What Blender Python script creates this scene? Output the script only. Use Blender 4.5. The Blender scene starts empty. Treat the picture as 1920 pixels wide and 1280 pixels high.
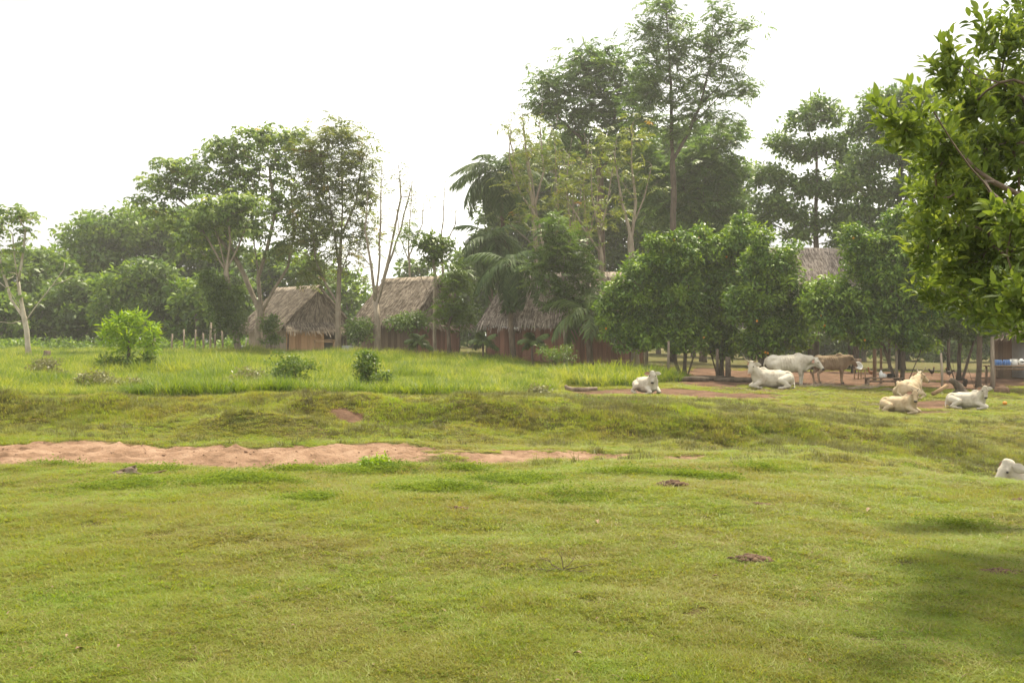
import bpy, math, random
import numpy as np
from mathutils import Vector, Matrix, Euler

# ------------------------------------------------------------------ camera, sky, sun, exposure
scene = bpy.context.scene
R = math.radians
F, ZC = 1884.0, 1.70                      # focal length in photo pixels, eye height
cam_d = bpy.data.cameras.new('camera')
cam_d.sensor_width = 36.0
cam_d.lens = 36.0 * F / 1920.0
cam_d.clip_start, cam_d.clip_end = 0.05, 6000
cam = bpy.data.objects.new('camera', cam_d)
scene.collection.objects.link(cam)
cam.location = (0, 0, ZC)
cam.rotation_euler = (R(90), 0, 0)
scene.camera = cam

SUN = Vector((0.20, 0.42, 0.87)).normalized()
sun_el = math.asin(SUN.z)
sun_az = math.atan2(SUN.x, SUN.y)

world = bpy.data.worlds.new('World')
scene.world = world
world.use_nodes = True
wn, wl = world.node_tree.nodes, world.node_tree.links
wn.clear()
w_out = wn.new('ShaderNodeOutputWorld')
w_bg = wn.new('ShaderNodeBackground')
w_sky = wn.new('ShaderNodeTexSky')
w_sky.sky_type = 'NISHITA'
w_sky.sun_disc = False
w_sky.sun_elevation = sun_el
w_sky.sun_rotation = sun_az
w_sky.dust_density = 3.0
w_co = wn.new('ShaderNodeTexCoord')
w_map = wn.new('ShaderNodeMapping')
w_map.inputs['Scale'].default_value = (1.0, 1.0, 2.6)
w_map.inputs['Location'].default_value = (1.7, 0.4, 0.2)
w_no = wn.new('ShaderNodeTexNoise')
w_no.inputs['Scale'].default_value = 2.2
w_no.inputs['Detail'].default_value = 5
w_ra = wn.new('ShaderNodeValToRGB')       # cloud sheet: thin grey to white
w_ra.color_ramp.elements[0].position = 0.42
w_ra.color_ramp.elements[0].color = (2.5, 2.46, 2.36, 1)
w_ra.color_ramp.elements[1].position = 0.68
w_ra.color_ramp.elements[1].color = (6.8, 6.65, 6.1, 1)
w_mix = wn.new('ShaderNodeMix')
w_mix.data_type = 'RGBA'
w_mix.inputs[0].default_value = 0.95
wl.new(w_co.outputs['Generated'], w_map.inputs['Vector'])
wl.new(w_map.outputs[0], w_no.inputs['Vector'])
wl.new(w_no.outputs['Fac'], w_ra.inputs[0])
wl.new(w_sky.outputs[0], w_mix.inputs[6])
wl.new(w_ra.outputs[0], w_mix.inputs[7])
wl.new(w_mix.outputs[2], w_bg.inputs['Color'])
w_bg.inputs['Strength'].default_value = 0.15
wl.new(w_bg.outputs[0], w_out.inputs['Surface'])

sun_d = bpy.data.lights.new('sun', 'SUN')
sun_d.energy = 2.8
sun_d.angle = R(6)
sun_d.color = (1.0, 0.91, 0.68)
sun_o = bpy.data.objects.new('sun', sun_d)
scene.collection.objects.link(sun_o)
sun_o.rotation_euler = SUN.to_track_quat('Z', 'Y').to_euler()
sun_o.location = (0, 0, 60)

vs = scene.view_settings
vs.view_transform = 'Standard'
vs.look = 'None'
vs.exposure = 1.45
vs.gamma = 1.0
cy = scene.cycles
cy.max_bounces = 5
cy.diffuse_bounces = 3
cy.glossy_bounces = 2
cy.transmission_bounces = 4
cy.volume_bounces = 0
cy.transparent_max_bounces = 4
cy.use_denoising = True
cy.caustics_reflective = False
cy.caustics_refractive = False
cy.sample_clamp_indirect = 6

C = scene.collection
rng = np.random.default_rng(7)
random.seed(7)


# ------------------------------------------------------------------ small tools
def tag(o, label=None, cat=None, group=None, kind=None):
    for k, v in (('label', label), ('category', cat), ('group', group), ('kind', kind)):
        if v:
            o[k] = v
    return o


def empty(name, loc, rz=0.0, sc=1.0):
    o = bpy.data.objects.new(name, None)
    C.objects.link(o)
    o.location = loc
    o.rotation_euler = (0, 0, rz)
    o.scale = (sc, sc, sc)
    o.empty_display_size = 0.2
    return o


def link(name, me, parent=None, mat=None):
    o = bpy.data.objects.new(name, me)
    C.objects.link(o)
    if mat is not None and len(me.materials) == 0:
        me.materials.append(mat)
    if parent is not None:
        o.parent = parent
    return o


def copy_tree(o, parent=None):
    c = o.copy()
    C.objects.link(c)
    c.parent = parent
    for ch in list(o.children):
        copy_tree(ch, c)
    return c


class MB:
    """collects vertices, triangles and quads, builds one mesh"""
    def __init__(self):
        self.v, self.q, self.t, self.a, self.n = [], [], [], [], 0

    def add(self, v, quads=None, tris=None, tint=0.5):
        v = np.asarray(v, dtype=np.float64).reshape(-1, 3)
        self.v.append(v)
        if np.isscalar(tint):
            tint = np.full(len(v), tint)
        self.a.append(np.asarray(tint, dtype=np.float64))
        if quads is not None and len(quads):
            self.q.append(np.asarray(quads, dtype=np.int64).reshape(-1, 4) + self.n)
        if tris is not None and len(tris):
            self.t.append(np.asarray(tris, dtype=np.int64).reshape(-1, 3) + self.n)
        self.n += len(v)
        return self

    def box(self, c, s, rz=0.0, m=None, tint=0.5):
        x, y, z = np.array(s) / 2.0
        v = np.array([(-x, -y, -z), (x, -y, -z), (x, y, -z), (-x, y, -z), (-x, -y, z), (x, -y, z), (x, y, z), (-x, y, z)])
        if rz:
            cs, sn = math.cos(rz), math.sin(rz)
            v = v @ np.array([[cs, sn, 0], [-sn, cs, 0], [0, 0, 1]])
        if m is not None:
            v = v @ np.array(m.to_3x3()).T
        return self.add(v + np.array(c), quads=[(0, 3, 2, 1), (4, 5, 6, 7), (0, 1, 5, 4), (1, 2, 6, 5), (2, 3, 7, 6), (3, 0, 4, 7)], tint=tint)

    def tube(self, pts, rad, seg=6, cap=True, tint=0.5, wob=0.0):
        pts = np.asarray(pts, dtype=np.float64)
        n = len(pts)
        rad = np.broadcast_to(np.asarray(rad, dtype=np.float64), (n,))
        t = np.gradient(pts, axis=0)
        t /= np.linalg.norm(t, axis=1)[:, None] + 1e-9
        ref = np.array([0.0, 0.0, 1.0]) if abs(t[0, 2]) < 0.9 else np.array([1.0, 0.0, 0.0])
        a = np.cross(t, ref)
        bad = np.linalg.norm(a, axis=1) < 1e-3
        a[bad] = np.cross(t[bad], [0.3, 1, 0.1])
        for i in range(1, n):                       # keep the frame from flipping
            p = a[i - 1] - t[i] * np.dot(a[i - 1], t[i])
            ln = np.linalg.norm(p)
            if ln > 1e-4:
                a[i] = p
        a /= np.linalg.norm(a, axis=1)[:, None] + 1e-9
        b = np.cross(t, a)
        ang = np.arange(seg) * 2 * math.pi / seg
        rr = rad[:, None] * np.ones(seg)[None]
        if wob:
            rr = rr * (1 + wob * (rng.random(rr.shape) - 0.5))
        v = pts[:, None] + rr[..., None] * (np.cos(ang)[None, :, None] * a[:, None] + np.sin(ang)[None, :, None] * b[:, None])
        i = np.arange(n - 1)[:, None] * seg
        j = np.arange(seg)[None]
        k = (j + 1) % seg
        q = np.stack([i + j, i + k, i + seg + k, i + seg + j], -1).reshape(-1, 4)
        tr = None
        if cap:
            v = np.concatenate([v.reshape(-1, 3), pts[:1], pts[-1:]])
            c0, c1 = n * seg, n * seg + 1
            jj = np.arange(seg)
            kk = (jj + 1) % seg
            tr = np.concatenate([np.stack([np.full(seg, c0), kk, jj], -1), np.stack([np.full(seg, c1), (n - 1) * seg + jj, (n - 1) * seg + kk], -1)])
        return self.add(v.reshape(-1, 3), quads=q, tris=tr, tint=tint)

    def ball(self, c, r, nu=10, nv=7, m=None, tint=0.5, noise=0.0):
        r = np.broadcast_to(np.asarray(r, dtype=np.float64), (3,))
        th = np.linspace(0, math.pi, nv + 1)[1:-1]
        ph = np.arange(nu) * 2 * math.pi / nu
        v = np.stack([np.sin(th)[:, None] * np.cos(ph), np.sin(th)[:, None] * np.sin(ph), np.cos(th)[:, None] * np.ones(nu)], -1).reshape(-1, 3)
        v = np.concatenate([v, [[0, 0, 1], [0, 0, -1]]])
        if noise:
            v = v * (1 + noise * (rng.random((len(v), 1)) - 0.5) * 2)
        v = v * r
        if m is not None:
            v = v @ np.array(m.to_3x3()).T
        q, t = [], []
        L = nv - 1
        for i in range(L - 1):
            for j in range(nu):
                q.append((i * nu + j, (i + 1) * nu + j, (i + 1) * nu + (j + 1) % nu, i * nu + (j + 1) % nu))
        top, bot = L * nu, L * nu + 1
        for j in range(nu):
            t.append((top, j, (j + 1) % nu))
            t.append((bot, (L - 1) * nu + (j + 1) % nu, (L - 1) * nu + j))
        return self.add(v + np.array(c), quads=q, tris=t, tint=tint)

    def mesh(self, name, mat=None, smooth=False):
        v = np.concatenate(self.v)
        q = np.concatenate(self.q) if self.q else np.zeros((0, 4), np.int64)
        t = np.concatenate(self.t) if self.t else np.zeros((0, 3), np.int64)
        me = bpy.data.meshes.new(name)
        me.vertices.add(len(v))
        me.vertices.foreach_set('co', v.ravel())
        me.loops.add(q.size + t.size)
        me.loops.foreach_set('vertex_index', np.concatenate([q.ravel(), t.ravel()]).astype(np.int32))
        me.polygons.add(len(q) + len(t))
        tot = np.concatenate([np.full(len(q), 4), np.full(len(t), 3)])
        st = np.concatenate([[0], np.cumsum(tot)[:-1]]) if len(tot) else tot
        me.polygons.foreach_set('loop_start', st.astype(np.int32))
        me.update(calc_edges=True)
        if smooth:
            me.polygons.foreach_set('use_smooth', np.ones(len(tot), bool))
        at = me.attributes.new('tint', 'FLOAT', 'POINT')
        at.data.foreach_set('value', np.concatenate(self.a).astype(np.float32))
        if mat is not None:
            me.materials.append(mat)
        return me

    def build(self, name, mat, parent=None, smooth=False):
        return link(name, self.mesh(name, mat, smooth), parent)


def hash2(ix, iy, seed):
    h = (ix.astype(np.int64) * 374761393 + iy.astype(np.int64) * 668265263 + seed * 1442695041) & 0xffffffff
    h = ((h ^ (h >> 13)) * 1274126177) & 0xffffffff
    return ((h ^ (h >> 16)) & 0xffff) / 65535.0


def vnoise(x, y, seed=0):
    ix, iy = np.floor(x), np.floor(y)
    fx, fy = x - ix, y - iy
    fx, fy = fx * fx * (3 - 2 * fx), fy * fy * (3 - 2 * fy)
    a, b = hash2(ix, iy, seed), hash2(ix + 1, iy, seed)
    c, d = hash2(ix, iy + 1, seed), hash2(ix + 1, iy + 1, seed)
    return (a * (1 - fx) + b * fx) * (1 - fy) + (c * (1 - fx) + d * fx) * fy


def fbm(x, y, seed=0, octs=4):
    s, a, t = 0.0, 1.0, 0.0
    for i in range(octs):
        s = s + a * vnoise(x * 2 ** i, y * 2 ** i, seed + i)
        t += a
        a *= 0.5
    return s / t


def at(u, v, Y):
    """photo pixel at depth Y -> world point"""
    return np.array([(u - 960.0) * Y / F, Y, ZC - (v - 640.0) * Y / F])


# ------------------------------------------------------------------ materials
MATS = {}


def nodes_of(name):
    m = bpy.data.materials.new(name)
    m.use_nodes = True
    m.node_tree.nodes.clear()
    MATS[name] = m
    return m, m.node_tree.nodes, m.node_tree.links


def ramp(N, stops):
    r = N.new('ShaderNodeValToRGB')
    e = r.color_ramp.elements
    while len(e) < len(stops):
        e.new(0.5)
    for el, (p, c) in zip(e, stops):
        el.position = p
        el.color = (*c, 1)
    return r


def noise(N, L, scale, detail=4, vec=None, rough=0.55):
    n = N.new('ShaderNodeTexNoise')
    n.inputs['Scale'].default_value = scale
    n.inputs['Detail'].default_value = detail
    n.inputs['Roughness'].default_value = rough
    if vec is not None:
        L.new(vec, n.inputs['Vector'])
    return n.outputs['Fac']


def math_n(N, L, op, a, b=None, clamp=False):
    m = N.new('ShaderNodeMath')
    m.operation = op
    m.use_clamp = clamp
    for i, x in enumerate((a, b)):
        if x is None:
            continue
        if isinstance(x, (int, float)):
            m.inputs[i].default_value = x
        else:
            L.new(x, m.inputs[i])
    return m.outputs[0]


def mix_c(N, L, f, a, b):
    m = N.new('ShaderNodeMix')
    m.data_type = 'RGBA'
    for s, x in ((m.inputs[0], f), (m.inputs[6], a), (m.inputs[7], b)):
        if isinstance(x, (int, float)):
            s.default_value = x
        elif isinstance(x, tuple):
            s.default_value = (*x, 1)
        else:
            L.new(x, s)
    return m.outputs[2]


def leaf_mat(name, dark, mid, light, trans=0.35, rough=0.45, pos_scale=0.0, inst=False, spec=0.4, old=None):
    """foliage: per-leaf tint, part of the light passes through the blade"""
    m, N, L = nodes_of(name)
    if inst:
        src = N.new('ShaderNodeObjectInfo').outputs['Random']
    else:
        a = N.new('ShaderNodeAttribute')
        a.attribute_name = 'tint'
        src = a.outputs['Fac']
    if pos_scale:
        g = N.new('ShaderNodeNewGeometry')
        big = noise(N, L, pos_scale, 3, g.outputs['Position'])
        b2 = math_n(N, L, 'MULTIPLY_ADD', big, 1.5)
        N[b2.node.name].inputs[2].default_value = -0.75
        src = math_n(N, L, 'ADD', math_n(N, L, 'MULTIPLY', src, 0.7), b2, True)
        src = math_n(N, L, 'ADD', src, 0.12, True)
    st = [(0.0, dark), (0.5, mid), (0.93, light)]
    if old:
        st.append((0.98, old))
    r = ramp(N, st)
    L.new(src, r.inputs[0])
    p = N.new('ShaderNodeBsdfPrincipled')
    p.inputs['Roughness'].default_value = rough
    p.inputs['Specular IOR Level'].default_value = spec
    L.new(r.outputs[0], p.inputs['Base Color'])
    t = N.new('ShaderNodeBsdfTranslucent')
    hs = N.new('ShaderNodeHueSaturation')
    hs.inputs['Hue'].default_value = 0.485
    hs.inputs['Saturation'].default_value = 1.1
    hs.inputs['Value'].default_value = 1.55
    L.new(r.outputs[0], hs.inputs['Color'])
    L.new(hs.outputs[0], t.inputs['Color'])
    mx = N.new('ShaderNodeMixShader')
    mx.inputs[0].default_value = trans
    L.new(p.outputs[0], mx.inputs[1])
    L.new(t.outputs[0], mx.inputs[2])
    o = N.new('ShaderNodeOutputMaterial')
    L.new(mx.outputs[0], o.inputs['Surface'])
    return m


def solid_mat(name, stops, scale=6.0, rough=0.8, bump=0.3, bscale=30.0, stretch=None, rnd=0.0, tint=0.0, spec=0.3, coord='Object', metallic=0.0):
    """mottled opaque surface; rnd shifts the colour per object, tint per piece"""
    m, N, L = nodes_of(name)
    tc = N.new('ShaderNodeTexCoord')
    mp = N.new('ShaderNodeMapping')
    if stretch:
        mp.inputs['Scale'].default_value = stretch
    L.new(tc.outputs[coord], mp.inputs['Vector'])
    f = noise(N, L, scale, 6, mp.outputs[0])
    if rnd:
        oi = N.new('ShaderNodeObjectInfo')
        q = math_n(N, L, 'MULTIPLY', math_n(N, L, 'SUBTRACT', oi.outputs['Random'], 0.5), rnd)
        f = math_n(N, L, 'ADD', f, q)
    if tint:
        a = N.new('ShaderNodeAttribute')
        a.attribute_name = 'tint'
        q = math_n(N, L, 'MULTIPLY', math_n(N, L, 'SUBTRACT', a.outputs['Fac'], 0.5), tint)
        f = math_n(N, L, 'ADD', f, q)
    r = ramp(N, stops)
    L.new(f, r.inputs[0])
    p = N.new('ShaderNodeBsdfPrincipled')
    p.inputs['Roughness'].default_value = rough
    p.inputs['Specular IOR Level'].default_value = spec
    p.inputs['Metallic'].default_value = metallic
    L.new(r.outputs[0], p.inputs['Base Color'])
    if bump:
        b = N.new('ShaderNodeBump')
        b.inputs['Strength'].default_value = bump
        b.inputs['Distance'].default_value = 0.02
        L.new(noise(N, L, bscale, 4, mp.outputs[0]), b.inputs['Height'])
        L.new(b.outputs[0], p.inputs['Normal'])
    o = N.new('ShaderNodeOutputMaterial')
    L.new(p.outputs[0], o.inputs['Surface'])
    return m


# foliage palettes (linear base colours)
leaf_mat('leaf_forest', (0.055, 0.105, 0.018), (0.105, 0.19, 0.028), (0.19, 0.28, 0.045), 0.42)
leaf_mat('leaf_forest_dark', (0.04, 0.078, 0.018), (0.075, 0.135, 0.026), (0.135, 0.205, 0.04), 0.40)
leaf_mat('leaf_cecropia', (0.0702, 0.1242, 0.0324), (0.1404, 0.2214, 0.04968), (0.2484, 0.324, 0.0702), 0.45, old=(0.3672, 0.2592, 0.054))
leaf_mat('leaf_sparse', (0.075, 0.115, 0.026), (0.135, 0.18, 0.036), (0.22, 0.25, 0.052), 0.42, old=(0.34, 0.19, 0.05))
leaf_mat('leaf_tall', (0.0462, 0.0935, 0.0242), (0.0935, 0.1705, 0.0396), (0.1705, 0.2585, 0.055), 0.42)
leaf_mat('leaf_citrus', (0.0392, 0.0935, 0.0154), (0.0952, 0.1815, 0.0242), (0.2128, 0.319, 0.0396), 0.32, rough=0.45, spec=0.4)
leaf_mat('leaf_near', (0.06325, 0.1035, 0.0207), (0.138, 0.2013, 0.0345), (0.2702, 0.3277, 0.06325), 0.42, rough=0.5, spec=0.25)
leaf_mat('leaf_bright', (0.096, 0.176, 0.0088), (0.176, 0.297, 0.0132), (0.272, 0.396, 0.022), 0.42)
leaf_mat('leaf_palm', (0.0396, 0.0696, 0.024), (0.066, 0.1104, 0.036), (0.1122, 0.168, 0.0504), 0.36, rough=0.6, spec=0.2)
leaf_mat('leaf_palm_light', (0.05, 0.09, 0.02), (0.09, 0.14, 0.03), (0.16, 0.21, 0.045), 0.34)
leaf_mat('leaf_bush', (0.05, 0.095, 0.014), (0.085, 0.15, 0.02), (0.14, 0.21, 0.03), 0.34)
leaf_mat('leaf_dry', (0.10, 0.10, 0.04), (0.145, 0.15, 0.055), (0.20, 0.195, 0.075), 0.3)
leaf_mat('grass_short', (0.2325, 0.1995, 0.0525), (0.2355, 0.2625, 0.0399), (0.1929, 0.2835, 0.0294), 0.45, pos_scale=0.55, inst=True, spec=0.2)
leaf_mat('grass_dry', (0.23, 0.17, 0.075), (0.29, 0.225, 0.095), (0.35, 0.28, 0.12), 0.4, pos_scale=0.4, inst=True, spec=0.2)
leaf_mat('grass_tall', (0.085, 0.145, 0.018), (0.17, 0.235, 0.026), (0.30, 0.33, 0.045), 0.48, pos_scale=0.16, inst=True, spec=0.3)
leaf_mat('weed_leaf', (0.09, 0.14, 0.02), (0.13, 0.19, 0.026), (0.18, 0.235, 0.034), 0.4, rough=0.8, inst=True, spec=0.05)

solid_mat('bark_pale', [(0.3, (0.16, 0.125, 0.09)), (0.6, (0.30, 0.25, 0.19))], 5, 0.85, 0.4, 22, (1, 1, 0.35))
solid_mat('bark_white', [(0.3, (0.28, 0.24, 0.18)), (0.6, (0.46, 0.41, 0.32))], 5, 0.8, 0.3, 22, (1, 1, 0.4))
solid_mat('bark_brown', [(0.3, (0.07, 0.05, 0.035)), (0.65, (0.16, 0.12, 0.085))], 6, 0.9, 0.5, 26, (1, 1, 0.3))
solid_mat('bark_dark', [(0.3, (0.0455, 0.0351, 0.026)), (0.65, (0.1235, 0.0936, 0.0676))], 6, 0.9, 0.5, 26, (1, 1, 0.3))
solid_mat('thatch', [(0.25, (0.09414, 0.07306, 0.05756)), (0.5, (0.1993, 0.1606, 0.1273)), (0.78, (0.3432, 0.2878, 0.2325))], 3.0, 0.95, 0.3, 40, None, 0.0, 0.55, 0.1)
solid_mat('thatch_grey', [(0.25, (0.1107, 0.08635, 0.07306)), (0.5, (0.2214, 0.1827, 0.155)), (0.78, (0.3764, 0.321, 0.2767))], 3.0, 0.95, 0.3, 40, None, 0.0, 0.55, 0.1)
solid_mat('plank_tan', [(0.3, (0.4256, 0.2464, 0.1344)), (0.65, (0.672, 0.4256, 0.2464))], 4, 0.8, 0.25, 30, (3, 3, 0.4), 0.35)
solid_mat('plank_red', [(0.3, (0.1445, 0.0646, 0.0442)), (0.65, (0.289, 0.1394, 0.0935))], 4, 0.8, 0.25, 30, (3, 3, 0.4), 0.45)
solid_mat('plank_brown', [(0.3, (0.12, 0.08, 0.056)), (0.65, (0.24, 0.168, 0.1152))], 4, 0.85, 0.25, 30, (3, 3, 0.4), 0.4)
solid_mat('plank_grey', [(0.3, (0.182, 0.147, 0.112)), (0.65, (0.364, 0.294, 0.224))], 5, 0.85, 0.35, 30, (3, 3, 0.4), 0.4)
solid_mat('wood_light', [(0.3, (0.27, 0.17, 0.09)), (0.7, (0.42, 0.28, 0.16))], 5, 0.75, 0.2, 30, (2, 2, 0.5), 0.3)
solid_mat('grey_panel', [(0.3, (0.33, 0.34, 0.36)), (0.7, (0.42, 0.43, 0.45))], 3, 0.5, 0.1, 20)
solid_mat('coat_white', [(0.28, (0.243, 0.1935, 0.135)), (0.42, (0.423, 0.378, 0.306)), (0.55, (0.513, 0.468, 0.387)), (0.8, (0.558, 0.522, 0.45))], 2.6, 0.8, 0.5, 26, None, 0.0, 0.0, 0.25)
solid_mat('coat_cream', [(0.28, (0.234, 0.1575, 0.0855)), (0.42, (0.396, 0.297, 0.18)), (0.55, (0.468, 0.369, 0.243)), (0.8, (0.54, 0.459, 0.333))], 2.6, 0.8, 0.5, 26, None, 0.0, 0.0, 0.25)
solid_mat('coat_tan', [(0.25, (0.15, 0.09, 0.055)), (0.5, (0.27, 0.185, 0.115)), (0.8, (0.36, 0.27, 0.18))], 2.4, 0.8, 0.5, 26, None, 0.0, 0.0, 0.25)
solid_mat('ear_pink', [(0.3, (0.36, 0.19, 0.13)), (0.7, (0.50, 0.29, 0.21))], 6, 0.7, 0.1, 30)
solid_mat('horn', [(0.3, (0.16, 0.125, 0.09)), (0.7, (0.34, 0.28, 0.20))], 5, 0.5, 0.2, 20)
solid_mat('nose_dark', [(0.3, (0.018, 0.015, 0.014)), (0.7, (0.04, 0.033, 0.03))], 8, 0.35, 0.2, 40, spec=0.5)
solid_mat('hoof', [(0.3, (0.04, 0.032, 0.026)), (0.7, (0.09, 0.07, 0.055))], 8, 0.6, 0.2, 40)
solid_mat('feather_dark', [(0.3, (0.018, 0.014, 0.012)), (0.6, (0.05, 0.03, 0.02)), (0.8, (0.16, 0.07, 0.025))], 7, 0.6, 0.3, 60)
solid_mat('feather_brown', [(0.3, (0.16, 0.065, 0.03)), (0.7, (0.32, 0.15, 0.07))], 7, 0.7, 0.3, 60)
solid_mat('comb_red', [(0.3, (0.35, 0.03, 0.02)), (0.7, (0.5, 0.05, 0.03))], 8, 0.5, 0.1, 40)
solid_mat('plastic_white', [(0.3, (0.72, 0.72, 0.70)), (0.7, (0.82, 0.82, 0.80))], 4, 0.4, 0.0, spec=0.5)
solid_mat('plastic_blue', [(0.3, (0.09, 0.20, 0.50)), (0.7, (0.20, 0.36, 0.66))], 9, 0.3, 0.1, 20, spec=0.5)
solid_mat('plastic_black', [(0.3, (0.015, 0.015, 0.016)), (0.7, (0.03, 0.03, 0.032))], 4, 0.3, 0.0, spec=0.5)
solid_mat('orange_peel', [(0.3, (0.55, 0.20, 0.015)), (0.7, (0.70, 0.31, 0.025))], 6, 0.4, 0.2, 80)
solid_mat('clod', [(0.3, (0.075, 0.045, 0.028)), (0.7, (0.19, 0.115, 0.07))], 9, 0.95, 0.8, 30)
solid_mat('clod_dark', [(0.3, (0.06, 0.036, 0.023)), (0.7, (0.15, 0.09, 0.055))], 9, 0.95, 0.8, 30)
solid_mat('dead_wood', [(0.3, (0.14, 0.10, 0.07)), (0.7, (0.34, 0.27, 0.20))], 6, 0.9, 0.5, 26, (1, 1, 0.4), 0.3)
solid_mat('dead_leaf', [(0.3, (0.16, 0.105, 0.055)), (0.7, (0.30, 0.22, 0.13))], 6, 0.8, 0.2, 26, None, 0.3)


# ------------------------------------------------------------------ ground: heights from depth profiles, column by column
def V(Y, v):
    return (Y, -(v - 640.0) * Y / F)


PROF = {
    -500: [(4, -1.70), V(7, 1100), V(10, 958), V(13, 898), V(14.5, 882), (15.6, -2.05), V(17, 868), V(18.5, 848), V(20.3, 828), V(23, 806), V(23.9, 784), V(24.9, 752), V(28, 742), V(32, 728), V(40, 706), V(55, 680), V(70, 665), V(85, 655), (120, -0.5)],
    0: [(4, -1.70), V(7, 1100), V(10, 958), V(13, 898), V(14.5, 882), (15.6, -2.05), V(17, 868), V(18.5, 848), V(20.3, 828), V(23, 806), V(23.9, 784), V(24.9, 752), V(28, 742), V(32, 728), V(40, 706), V(55, 680), V(70, 665), V(85, 655), (120, -0.5)],
    350: [(4, -1.70), V(7, 1098), V(10, 958), V(13, 898), V(14.5, 880), (15.6, -2.05), V(17, 868), V(18.5, 848), V(20.3, 828), V(22, 818), V(23.2, 800), V(24.6, 754), V(28, 742), V(32, 728), V(40, 706), V(55, 680), V(70, 665), V(85, 655), (120, -0.5)],
    700: [(4, -1.70), V(7, 1098), V(10, 958), V(13, 892), V(15, 868), (16.2, -2.03), V(17.5, 856), V(20, 833), V(22, 820), V(23.5, 805), V(25.2, 747), V(30, 738), V(36, 722), V(45, 700), V(60, 672), V(75, 658), (120, -0.5)],
    960: [(4, -1.70), V(7, 1098), V(10, 958), V(13, 890), V(15.5, 866), (16.5, -2.05), V(18, 850), V(20, 838), V(22, 828), V(23.2, 812), V(24.9, 762), V(28, 748), V(33, 738), V(40, 722), V(48, 700), V(60, 675), V(72, 662), (120, -0.6)],
    1200: [(4, -1.70), V(7, 1098), V(10, 958), V(13, 890), V(15.5, 866), (16.8, -2.08), V(18.5, 853), V(21, 843), V(23, 826), V(24.8, 774), V(28, 757), V(33, 750), V(40, 730), V(48, 708), V(60, 690), V(75, 675), (120, -1.2)],
    1440: [(4, -1.70), V(7, 1098), V(10, 962), V(13, 896), V(15.5, 870), (17, -2.15), V(19, 859), V(21, 850), V(23.7, 838), V(25.6, 794), V(28.5, 775), V(33, 757), V(40, 735), V(45, 722), V(52, 704), V(60, 695), V(75, 685), (120, -1.9)],
    1700: [(4, -1.70), V(7, 1098), V(10, 970), V(13, 912), V(15, 890), (16.5, -2.3), V(18.5, 886), V(21, 868), V(24.2, 850), V(26.2, 812), V(29, 797), V(34, 778), V(40, 748), V(45, 725), V(52, 710), V(60, 700), V(75, 690), (120, -2.1)],
    1920: [(4, -1.70), V(7, 1100), V(10, 982), V(12, 937), V(14, 913), (16, -2.85), (18, -3.35), (20, -3.38), (22, -3.12), V(24, 877), V(27, 845), V(30, 808), V(34, 780), V(40, 750), V(45, 728), V(52, 712), V(60, 702), V(75, 692), (120, -2.1)],
    2500: [(4, -1.70), V(7, 1100), V(10, 982), V(12, 937), V(14, 913), (16, -2.85), (18, -3.35), (20, -3.38), (22, -3.12), V(24, 877), V(27, 845), V(30, 808), V(34, 780), V(40, 750), V(45, 728), V(52, 712), V(60, 702), V(75, 692), (120, -2.1)],
}
COLS = np.array(sorted(PROF), dtype=float)


def pchip(xk, yk, x):
    xk, yk = np.asarray(xk, float), np.asarray(yk, float)
    h = np.diff(xk)
    d = np.diff(yk) / h
    m = np.zeros(len(xk))
    m[0], m[-1] = d[0], d[-1]
    for i in range(1, len(xk) - 1):
        if d[i - 1] * d[i] > 0:
            w1, w2 = 2 * h[i] + h[i - 1], h[i] + 2 * h[i - 1]
            m[i] = (w1 + w2) / (w1 / d[i - 1] + w2 / d[i])
    x = np.clip(x, xk[0], xk[-1])
    i = np.clip(np.searchsorted(xk, x) - 1, 0, len(xk) - 2)
    t = (x - xk[i]) / h[i]
    return ((2 * t ** 3 - 3 * t ** 2 + 1) * yk[i] + (t ** 3 - 2 * t ** 2 + t) * h[i] * m[i]
            + (-2 * t ** 3 + 3 * t ** 2) * yk[i + 1] + (t ** 3 - t ** 2) * h[i] * m[i + 1])


_ys = np.concatenate([np.linspace(4, 40, 361), np.linspace(40.5, 120, 160)])
_tab = np.stack([pchip([p[0] for p in PROF[int(c)]], [p[1] for p in PROF[int(c)]], _ys) for c in COLS])


def smooth01(x, a, b):
    t = np.clip((x - a) / (b - a), 0, 1)
    return t * t * (3 - 2 * t)


def cols_of(X, Y):
    return np.clip(960.0 + F * X / np.maximum(Y, 4.0), -499, 2499)


def sand_mask(X, Y):
    u = cols_of(X, Y)
    w = (fbm(X * 0.7, Y * 0.9, 31) - 0.5) * 2.2
    near = np.interp(u, [-500, 250, 500, 800, 900, 1000, 1150, 1320, 1400], [15.0, 15.0, 15.4, 16.2, 16.4, 16.6, 17.0, 17.6, 18.6])
    far = np.interp(u, [-500, 0, 500, 700, 800, 900, 1000, 1150, 1320, 1400], [19.9, 19.9, 19.9, 19.8, 19.5, 18.9, 19.4, 19.4, 19.2, 17.0])
    m = smooth01(Y + w * 0.35, near - 0.25, near + 0.25) * (1 - smooth01(Y + w, far - 0.2, far + 0.5))
    m = m * (1 - 0.9 * smooth01(fbm(X * 1.6, Y * 2.4, 33, 3), 0.52, 0.62) * smooth01(u, 640, 900))
    return np.clip(m, 0, 1)


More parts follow.
